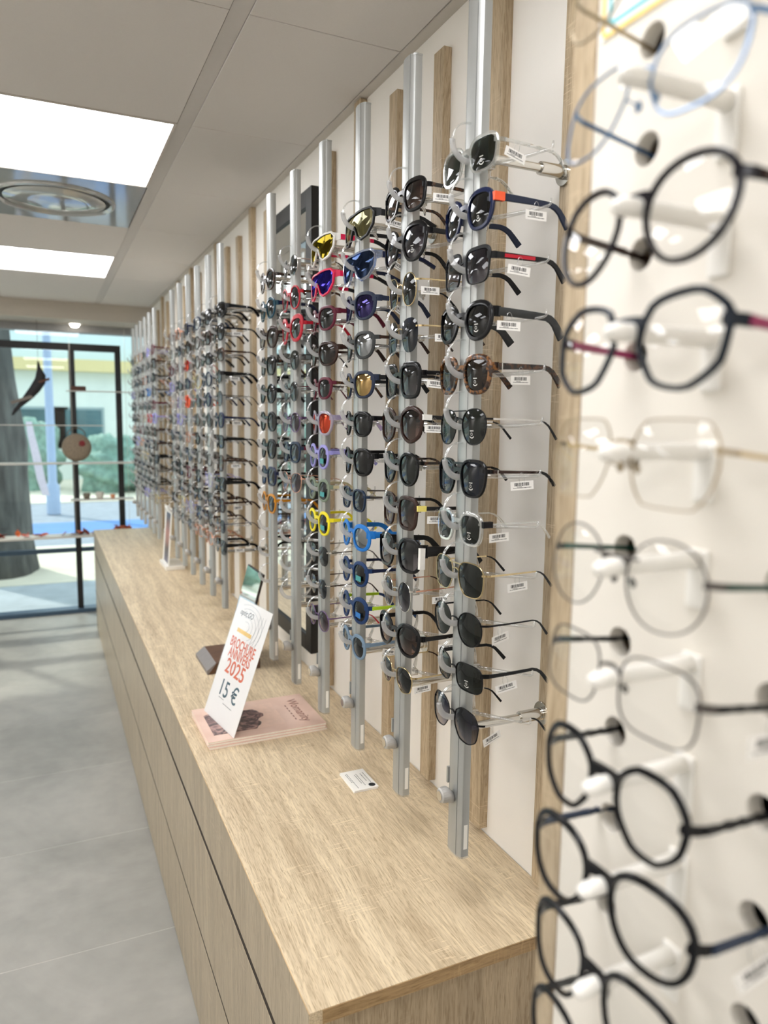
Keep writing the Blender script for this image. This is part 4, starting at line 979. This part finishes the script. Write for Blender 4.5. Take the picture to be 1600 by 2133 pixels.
# --- A4 sign leaning back on the magazines
zm = Z_TOP + .0168
B0 = Vector((fz(.385), fz(2.022), zm)); B1 = Vector((fz(.417), fz(1.818), zm))
u = (B1-B0).normalized(); wS = (B1-B0).length*1.06; nrm = Vector((u.y, -u.x, 0)); nrm = nrm if nrm.x > 0 else -nrm
vS = (Vector((0, 0, 1))*math.cos(.345) + nrm*math.sin(.345)).normalized(); nS = u.cross(vS).normalized(); hS = .312
mid = (B0+B1)/2
mS = Matrix((( u.x, vS.x, nS.x, mid.x), (u.y, vS.y, nS.y, mid.y), (u.z, vS.z, nS.z, mid.z), (0, 0, 0, 1)))
facing = nS.x < 0      # printed side must look at the aisle (-x)
sg = empty('price_sign'); sg.matrix_world = mS; tag(sg, 'leaning white A4 sign reading 2025 and 15 € on the magazines', 'sign')
sgn = 1 if facing else -1
card = obj('card', MB().box(-wS/2, wS/2, .001, hS, -.0004, .0004).mesh('card'), plain('white glossy card', (240, 238, 236), .6, noise=.01), sg)
z1_ = sgn*.0008
obj('sleeve', MB().box(-wS/2-.002, wS/2+.002, .0005, hS+.003, sgn*.0016-.0003, sgn*.0016+.0003).box(-wS/2-.002, wS/2+.002, .0005, hS+.003, -sgn*.0016-.0003, -sgn*.0016+.0003).mesh('sleeve'), clearmat('clear sleeve', (.99, .99, .99), 1, .0, .05, .0, .10), sg)
obj('stand_foot', MB().box(-wS/2-.002, wS/2+.002, 0, .0006, min(0, -sgn*.06), max(0, -sgn*.06)).mesh('stand_foot'), clearmat('clear sleeve'), sg) if False else None
base_rot = Matrix.Identity(4) if sgn > 0 else Matrix.Rotation(PI, 4, 'Y')
def st(name, s, size, mat, x_, y_, sx=1.0, ext=.0001, shear=0, bold=.0007): return text(name, s, size, mat, card, Matrix.Translation((x_*sgn, y_, z1_*.7)) @ base_rot, ext, sx, shear, bold)
M_COR = plain('coral ink', (214, 98, 62), .5); M_TEALI = plain('teal ink', (30, 74, 92), .5); M_YELB = plain('ochre band', (236, 196, 110), .5); M_GREYI = plain('grey line ink', (176, 180, 182), .5)
st('print_logo', "l'optic GO", .020, M_INK, -.035, hS-.030, 1.0, .0001, .3) if False else st('print_logo', 'optic.GO', .021, M_INK, -.032, hS-.032, 1.0, .0001, .25, .0)
obj('print_band', MB().box(*sorted((sgn*-.058, sgn*.028)), hS-.083, hS-.073, *sorted((z1_*.5, z1_*.9))).mesh('print_band'), M_YELB, card)
st('print_title', 'BROCHURE', .036, M_COR, .0, hS-.112, .80); st('print_title', 'ANNIVERS', .036, M_COR, .0, hS-.139, .80)
st('print_year', '2025', .052, M_COR, .0, hS-.174, 1.15)
st('print_price', '15 €', .058, M_TEALI, .0, hS-.230, 1.05, .0001, 0, .0003)
swirl = MB()
for q in range(5):
    r0 = .014 + .012*q
    pts = [(sgn*(-.018 + r0*1.5*math.cos(math.radians(a))), hS-.062 + r0*.9*math.sin(math.radians(a)), z1_*.75) for a in range(-60, 130, 15)]
    swirl.tube(pts, .0005, 4)
for q in range(3):
    pts = [(sgn*(.045+.016*q - .018*t*t), hS-.02-.085*t, z1_*.75) for t in [i_/8 for i_ in range(9)]]
    swirl.tube(pts, .0005, 4)
obj('print_lines', swirl.mesh('print_lines'), M_GREYI, card)
rule = MB()
rule.box(*sorted((sgn*-.045, sgn*-.012)), .058, .0590, *sorted((z1_*.5, z1_*.85))); rule.box(*sorted((sgn*-.012, sgn*.045)), .050, .0510, *sorted((z1_*.5, z1_*.85)))
obj('print_rule', rule.mesh('print_rule'), M_INK, card)
# --- business cards
cxm, cym = fz(.6415), fz(1.506)
for j in range(3):
    c_ = empty('business_card', (cxm + .0006*j, cym + .0005*(j % 2), Z_TOP+.0016*j), (0, 0, R.uniform(-.02, .02)))
    tag(c_, ['lowest white business card of the small pile on the worktop', 'middle white business card of the small pile', 'top white business card with a round dark emblem'][j], 'business card', 'business cards in a small pile')
    obj('card', MB().box(-.0275, .0275, -.0435, .0435, 0, .0015).mesh('bcard'), M_PAPER, c_)
    if j == 2:
        zt = .0015
        obj('emblem', MB().lathe([(.0075, zt), (.0075, zt+.0002), (.0048, zt+.0002), (.0048, zt)], c=(.017, -.031, 0), seg=24).lathe([(.0001, zt), (.0001, zt+.0002), (.0026, zt+.0002), (.0026, zt)], c=(.0178, -.0305, 0), seg=12).mesh('emblem'), M_INK, c_)
        ln = MB()
        for x_, ya_, yb_ in ((.0195, -.02, .028), (.0125, -.012, .024), (.003, -.028, .026), (-.0015, -.018, .022), (-.016, -.035, .034), (-.0195, -.008, .032)):
            yy = ya_
            while yy < yb_:
                l_ = R.uniform(.003, .008); ln.box(x_-.0006, x_+.0006, yy, min(yb_, yy+l_), zt, zt+.0002); yy += l_+.0016
        obj('print_lines', ln.mesh('card_print'), plain('grey card ink', (96, 96, 98), .6), c_)
# --- table mirror on a brown block
tmx = empty('table_mirror', (fz(.555), fz(2.47), Z_TOP)); tag(tmx, 'small tilting table mirror on a brown wooden block', 'mirror')
bl = MB(); hb = .034
for_r = [[(-.083, y_, 0), (.080, y_, 0), (.080, y_, hb*.9), (.066, y_, hb), (-.058, y_, hb), (-.086, y_, hb*.35)] for y_ in (-.092, .092)]
bl.loft(for_r); bev(obj('base', bl.mesh('mirror_base'), M_BRONZE, tmx), .001)
obj('base_end', MB().loft([[(-.0868, y_, .001), (-.0832, y_, 0), (-.0575, y_, hb-.0005), (-.0592, y_, hb+.0004), (-.0872, y_, hb*.36)] for y_ in (-.0922, .0922)]).mesh('mirror_base_end'), plain('grey cut wood', (128, 122, 120), .5), tmx)
a_ = math.atan2(.081, .291); pm = Matrix.Translation((fz(.572-.555), 0, .028)) @ Matrix.Rotation(a_, 4, 'Y')
me = MB().box(0, .006, -.092, .092, 0, .282).mesh('mirror_back'); me.transform(pm); obj('panel', me, plain('black brown edge', (38, 26, 22), .4), tmx)
me = MB().box(-.002, 0, -.088, .088, .004, .278).mesh('mirror_face'); me.transform(pm); obj('mirror_glass', me, M_MIRROR, tmx)
# --- leaflet stand far along the counter
ls = empty('leaflet_stand', (fz(.635), fz(4.25), Z_TOP)); tag(ls, 'white stand with a dark figure photo further along the worktop', 'display stand')
bev(obj('base', MB().box(-.045, .055, -.11, .11, 0, .022).mesh('stand_base'), M_WHITEP, ls), .003)
lm = Matrix.Translation((-.03, 0, .02)) @ Matrix.Rotation(.08, 4, 'Y')
me = MB().box(0, .004, -.10, .10, 0, .285).mesh('stand_card'); me.transform(lm); cd = obj('card', me, M_PAPER, ls)
def figure_mat():
    mt, nt, out = newmat('printed figure'); L = nt.links; tc = N(nt, 'TexCoord'); sp = N(nt, 'SeparateXYZ'); L.new(tc.outputs['Generated'], sp.inputs[0])
    nz = N(nt, 'TexNoise', i_Scale=5.0, i_Detail=3.0); L.new(tc.outputs['Generated'], nz.inputs['Vector'])
    ad = N(nt, 'Math', operation='MULTIPLY_ADD', i_1=.25, i_2=-.12); L.new(nz.outputs[0], ad.inputs[0]); a2 = N(nt, 'Math', operation='ADD'); L.new(ad.outputs[0], a2.inputs[0]); L.new(sp.outputs['Z'], a2.inputs[1])
    prin(nt, out, ramp(nt, a2.outputs[0], [(.06, lin((96, 96, 122))), (.25, lin((70, 64, 66))), (.4, lin((150, 108, 98))), (.6, lin((176, 118, 106))), (.8, lin((128, 96, 84))), (.92, lin((66, 70, 88)))]), .4); return mt
me = MB().box(-.0006, 0, -.075, .055, .01, .27).mesh('stand_photo'); me.transform(lm); obj('photo', me, figure_mat(), cd)
me = MB().box(-.006, .006, -.105, .105, .285, .297).mesh('stand_top'); me.transform(lm); obj('top_bar', me, M_WHITEP, ls)

# ================================================================== SHOP WINDOW DISPLAY
yd = Y_WIN - .16
M_SHELF = plain('pale window shelf', (206, 202, 192), .4, noise=.02)
def shelf(x0, x1, z, lab, d=.07, t=.010):
    o = boxobj('window_shelf', (x0, x1, yd-d, yd+d, z-t, z), M_SHELF, None, .001); tag(o, lab, 'shelf', 'shelves across the shop window'); return o
shelf(-1.2, .62, z_(1.235), 'long pale shelf across the middle of the shop window')
shelf(.16, .60, z_(1.79), 'short thin shelf high between the black posts', .05, .006)
shelf(-.5, .40, z_(1.525), 'thin shelf above the round bag in the window', .05, .006)
shelf(.16, .60, z_(.945), 'short shelf carrying small pots between the posts', .06, .007)
shelf(-1.2, .60, z_(.665), 'lowest window shelf strewn with orange leaves', .08, .014)
# hanging wires for shelves
for xx in (.19, .56):
    o = obj('hanging_wire', MB().tube([(xx, yd-.03, z_(.665)), (xx, yd-.03, Z_SOF)], .0012, 6).mesh('hanging_wire'), M_CHROME); tag(o, 'thin steel wire carrying the window shelves, %s' % ('by the door post' if xx < .3 else 'by the right post'), 'wire')
bx = obj('display_box', MB().box(.19, .29, yd-.035, yd+.035, z_(1.79), z_(1.79)+.032).mesh('display_box'), plain('brown box', (82, 48, 34), .6)); bev(bx, .003); tag(bx, 'small brown box on the highest window shelf', 'box')
bg_ = empty('round_bag', (.215, yd-.02, z_(1.352)-.0)); tag(bg_, 'round woven bag with a dark red spot standing on the window shelf', 'bag')
obj('body', MB().lathe([(.001, -.035), (.07, -.034), (.095, -.02), (.1, 0), (.095, .02), (.07, .034), (.001, .035)], axis='y', seg=32).mesh('bag_body', 50), plain('taupe woven straw', (136, 122, 104), .8, noise=.2, scale=90), bg_)
obj('clasp', MB().lathe([(.001, -.042), (.018, -.041), (.022, -.034)], axis='y', c=(.035, 0, .03), seg=14).mesh('bag_clasp', 40), plain('dark red button', (120, 22, 30), .4), bg_)
obj('handle', MB().tube([(.06*math.cos(math.radians(a)), 0, .085+.055*math.sin(math.radians(a))) for a in range(0, 181, 15)], .004, 6).mesh('bag_handle', True), plain('taupe strap', (96, 80, 64), .7), bg_)
# dark carved ornament hanging at the left
orn = MB(); ring = []
for t, r_, x_, z0 in ((0, .004, -.012, 0), (.12, .012, -.008, -.05), (.25, .030, -.002, -.105), (.42, .045, -.02, -.165), (.6, .045, -.055, -.225), (.75, .035, -.09, -.275), (.88, .022, -.135, -.325), (1, .006, -.165, -.375)):
    ring.append([(x_ + r_*math.cos(2*PI*j_/12)*1.0, r_*.5*math.sin(2*PI*j_/12), z0 + .35*r_*math.cos(2*PI*j_/12)) for j_ in range(12)])
orn.loft(ring)
oo = empty('hanging_ornament', (0, yd-.03, z_(2.0))); tag(oo, 'dark carved bird like ornament hanging in the shop window', 'ornament')
obj('body', orn.mesh('ornament_body', True), plain('dark stained wood', (26, 22, 26), .6), oo)
wing = MB().loft([[(-.02, -.02, -.14), (-.02, .02, -.14), (-.005, .02, -.15), (-.005, -.02, -.15)], [(.045, -.012, -.11), (.045, .012, -.11), (.05, .012, -.125), (.05, -.012, -.125)]]); obj('wing', wing.mesh('ornament_wing'), plain('brown feather wood', (86, 50, 34), .6), oo)
wing2 = MB().loft([[(-.06, -.03, -.235), (-.06, .03, -.235), (-.04, .03, -.25), (-.04, -.03, -.25)], [(-.17, -.018, -.28), (-.17, .018, -.28), (-.165, .018, -.30), (-.165, -.018, -.30)]]); obj('wing', wing2.mesh('ornament_wing2'), plain('grey brown feather wood', (120, 112, 104), .6), oo)
oo.scale = (1.15, 1.2, 1.0)
obj('cord', MB().tube([(-.012, 0, 0), (-.010, 0, Z_SOF - z_(2.0))], .001, 5).mesh('ornament_cord'), M_BLACK, oo)
# leaves on the lowest shelf
leafm = [plain('rust leaf', (168, 62, 28), .6, noise=.2), plain('brown red leaf', (112, 44, 34), .6, noise=.2), plain('orange leaf', (206, 96, 40), .6, noise=.2)]
lf = MB(); lf.add([(0, -.022, 0), (.010, -.008, .004), (.012, .006, .006), (0, .024, .012), (-.012, .006, .006), (-.010, -.008, .004), (0, 0, .001)], [(0, 1, 6), (1, 2, 6), (2, 3, 6), (3, 4, 6), (4, 5, 6), (5, 0, 6)])
ME_LEAF = lf.mesh('leaf')
lcol = ['rust', 'brown red', 'orange']
xsl = sorted(R.uniform(-.62, .40) for _ in range(30))
for j in range(30):
    x_ = xsl[j]; ci_ = R.randrange(3); o = obj('dry_leaf', ME_LEAF, leafm[ci_], None, (x_, yd+R.uniform(-.05, .05), z_(.665)+R.uniform(.002, .012)), (R.uniform(-.5, .5), R.uniform(-.5, .5), R.uniform(0, 6.3)))
    s_ = R.uniform(1.1, 1.9); o.scale = (s_, s_, s_); tag(o, '%s dry leaf, %s from the left along the lowest window shelf' % (lcol[ci_], ordn[j]), 'leaf', 'autumn leaves on the window shelf')
for j in range(14):
    o = obj('dry_leaf', ME_LEAF, R.choice(leafm), None, (.49+R.uniform(-.06, .06), yd-.02+R.uniform(-.05, .05), z_(.665)+.008+R.uniform(0, .04)), (R.uniform(-.8, .8), R.uniform(-.8, .8), R.uniform(0, 6.3)))
    o.scale = (1.7, 1.7, 1.7); tag(o, 'dry autumn leaf heaped at the foot of the right post', 'leaf', 'autumn leaves by the right post')
for q, (x_, c_, r_) in enumerate(((.27, (120, 112, 96), .026), (.36, (214, 210, 200), .03), (.45, (222, 150, 110), .018))):
    zz = z_(.945); o = obj('small_pot', MB().lathe([(.001, 0), (r_*.7, 0), (r_, r_*1.1), (r_*.95, r_*1.6), (r_*.85, r_*1.6), (r_*.8, r_*.4), (.001, r_*.3)], c=(x_, yd, zz), seg=18).mesh('small_pot', 40), plain('pot glaze %d' % q, c_, .4))
    tag(o, ['taupe pot on the short window shelf', 'white pot on the short window shelf', 'small peach pot on the short window shelf'][q], 'pot')

# ================================================================== STREET OUTSIDE
G = -.04
M_PAVE = plain('shaded street paving', (176, 184, 190), .8, noise=.1, scale=6); M_SUNLIT = plain('sunlit paving tone', (226, 218, 198), .85, noise=.08, scale=3); M_ROAD = plain('road asphalt', (150, 158, 168), .9, noise=.1, scale=8)  # paving tones paint in the near bluish shadow and the sunlit ground beyond
def ground(name, y0, y1, mt, z=G):
    o = boxobj(name, (-22, 24, y0, y1, z-.2, z), mt); o['kind'] = 'structure'; return o
ground('pavement', Y_WIN+.1, 7.2, M_PAVE); ground('sunlit_strip', 7.2, 9.3, M_SUNLIT, G+.004); ground('road', 9.3, 14.0, M_ROAD, G-.01); ground('far_pavement', 14.0, 40, M_SUNLIT, G+.01)
o = boxobj('blue_strip', (-4, 3, 10.0, 11.4, G-.01, G-.004), plain('blue road strip', (96, 140, 196), .8, noise=.05)); tag(o, 'blue strip on the road outside', 'road strip')  # thin flat blue strip laid over the road
def bark():
    mt, nt, out = newmat('tree bark'); tc = N(nt, 'TexCoord'); mp = N(nt, 'Mapping'); mp.inputs['Scale'].default_value = (14, 14, 3); nt.links.new(tc.outputs['Object'], mp.inputs[0]); nz = N(nt, 'TexNoise', i_Scale=1.0, i_Detail=5.0); nt.links.new(mp.outputs[0], nz.inputs['Vector'])
    prin(nt, out, ramp(nt, nz.outputs[0], [(.3, lin((48, 50, 50))), (.7, lin((96, 99, 96)))]), .9, bump=nz.outputs[0], bs=.6, bd=.02); return mt
M_BARK = bark(); M_LEAFG = plain('green foliage', (128, 160, 146), .8, noise=.3, scale=8); M_LEAFY = plain('yellow green foliage', (190, 196, 150), .8, noise=.3, scale=6)  # foliage colours lightened and greyed to paint in haze
tk = MB(); rings = []
for z0, r_, dx in ((G, .40, 0), (.3, .35, 0), (.9, .33, -.01), (1.2, .34, 0), (1.8, .30, -.03), (2.6, .29, -.06), (4.2, .25, -.05)):
    rings.append([(dx + r_*(1+.06*math.sin(5*t_+z0*2))*math.cos(t_), r_*(1+.06*math.sin(4*t_+z0))*math.sin(t_), z0) for t_ in [2*PI*q/22 for q in range(22)]])
tk.loft(rings); tree = empty('street_tree', (-.49, 7.9, 0)); tag(tree, 'thick grey barked tree just outside the shop window', 'tree')
obj('trunk', tk.mesh('trunk', True), M_BARK, tree)
def blob(name, c, r, mat, parent, seed, n=2):
    import bmesh
    bm = bmesh.new(); bmesh.ops.create_icosphere(bm, subdivisions=4, radius=1.0); rr = random.Random(seed)
    ph = [rr.uniform(0, 6) for _ in range(9)]
    for v in bm.verts:
        p = v.co.copy(); k = 1 + .16*math.sin(6*p.x+ph[0])*math.sin(5*p.y+ph[1]) + .12*math.sin(11*p.z+ph[2]+4*p.x) + .08*math.sin(19*p.y+ph[3])*math.sin(17*p.x+ph[4])
        v.co = Vector((p.x*r[0]*k, p.y*r[1]*k, p.z*r[2]*k)) + Vector(c)
    me = bpy.data.meshes.new(name); bm.to_mesh(me); bm.free()
    for p in me.polygons: p.use_smooth = True
    return obj(name, me, mat, parent)
blob('crown', (.2, .6, 5.6), (2.6, 2.4, 1.5), M_LEAFG, tree, 3)
o = obj('white_cloth', MB().loft([[(-.13+dx, 7.36, z0), (-.13+dx+w_, 7.36, z0), (-.13+dx+w_, 7.375, z0), (-.13+dx, 7.375, z0)] for z0, dx, w_ in ((.75, .10, .06), (.9, .06, .07), (1.1, .03, .07), (1.3, .0, .06), (1.42, -.01, .05))]).mesh('white_cloth'), plain('white lilac cloth', (232, 222, 236), .8)); tag(o, 'pale lilac white cloth strip hanging beside the tree trunk', 'cloth')
lp = obj('lamp_post', MB().lathe([(.10, G), (.10, .4), (.065, .45), (.06, 2.0), (.05, 5.5)], c=(.10, 12.4, 0), seg=16).mesh('lamp_post', 40), plain('pale blue grey steel', (166, 184, 208), .6, .0)); tag(lp, 'pale blue grey lamp post standing across the road', 'lamp post')  # post colour paled to paint in haze
# far building
bd2 = empty('building', (1.0, 19, G)); tag(bd2, 'pale building with teal windows and a yellow band across the street', 'building')
M_FAC = plain('pale facade render', (222, 230, 224), .85, noise=.04, scale=2); M_WIN = plain('teal window glazing', (70, 106, 112), .15, noise=.2, scale=2); M_AWN = plain('ochre fascia', (220, 204, 150), .7, noise=.06)  # facade and fascia colours lightened to paint in haze
boxobj('wall', (-11, 11, 0, 4, 0, 2.55), M_FAC, bd2); boxobj('upper_wall', (-11, 11, .6, 4, 2.8, 3.8), plain('light blue upper facade', (204, 222, 226), .8), bd2); boxobj('fascia', (-11, 11, -.3, 4, 2.55, 2.82), M_AWN, bd2)
for j, (x_, w_) in enumerate(((-2.9, 1.1), (-1.55, 1.1), (-.95, 1.3), (3.2, 1.2), (-5.2, 1.4), (5.6, 1.3))):
    f_ = boxobj('window', (x_, x_+w_, -.02, .06, .75, 1.72), plain('window surround', (150, 170, 172), .6), bd2); boxobj('pane', (x_+.06, x_+w_-.06, -.03, -.018, .8, 1.66), M_WIN, f_)
for j, (x_, y_, r_, mt_) in enumerate(((-1.9, 16.2, (.7, .5, .62), M_LEAFG), (-.3, 16.6, (.65, .5, .75), M_LEAFG), (1.3, 15.8, (.7, .6, .62), M_LEAFG), (2.9, 15.2, (.7, .6, .72), M_LEAFG), (-3.6, 16.0, (.8, .6, .8), M_LEAFG))):
    s_ = empty('shrub', (x_, y_, G)); blob('foliage', (0, 0, r_[2]*.85), r_, mt_, s_, 20+j); obj('stem', MB().tube([(0, 0, 0), (.02, 0, .4)], .03, 6).mesh('shrub_stem'), M_BARK, s_)
    tag(s_, ['leafy shrub across the road behind the lamp post', 'taller leafy shrub in the middle of the far hedge', 'wide leafy shrub across the road behind the round bag', 'leafy shrub at the right end of the far hedge', 'leafy shrub at the left end of the far hedge'][j], 'shrub', 'shrubs across the road')
for j, (x_, y_, z0, r_) in enumerate(((-4.0, 27, 5.2, (2.2, 1.5, 1.5)), (1.0, 30, 6.0, (2.3, 1.6, 1.3)), (6.4, 27, 5.0, (1.9, 1.4, 1.6)))):
    s_ = empty('background_tree', (x_, y_, G)); blob('crown', (0, 0, z0), r_, M_LEAFY if j != 1 else M_LEAFG, s_, 40+j); obj('trunk', MB().tube([(0, 0, 0), (.05, 0, z0*.6), (0, 0, z0)], [.16, .12, .06], 8).mesh('tree_trunk'), M_BARK, s_)
    tag(s_, ['yellow green tree behind the left of the far building', 'green tree rising behind the middle of the far building', 'yellow green tree behind the right of the far building'][j], 'tree', 'trees behind the far building')
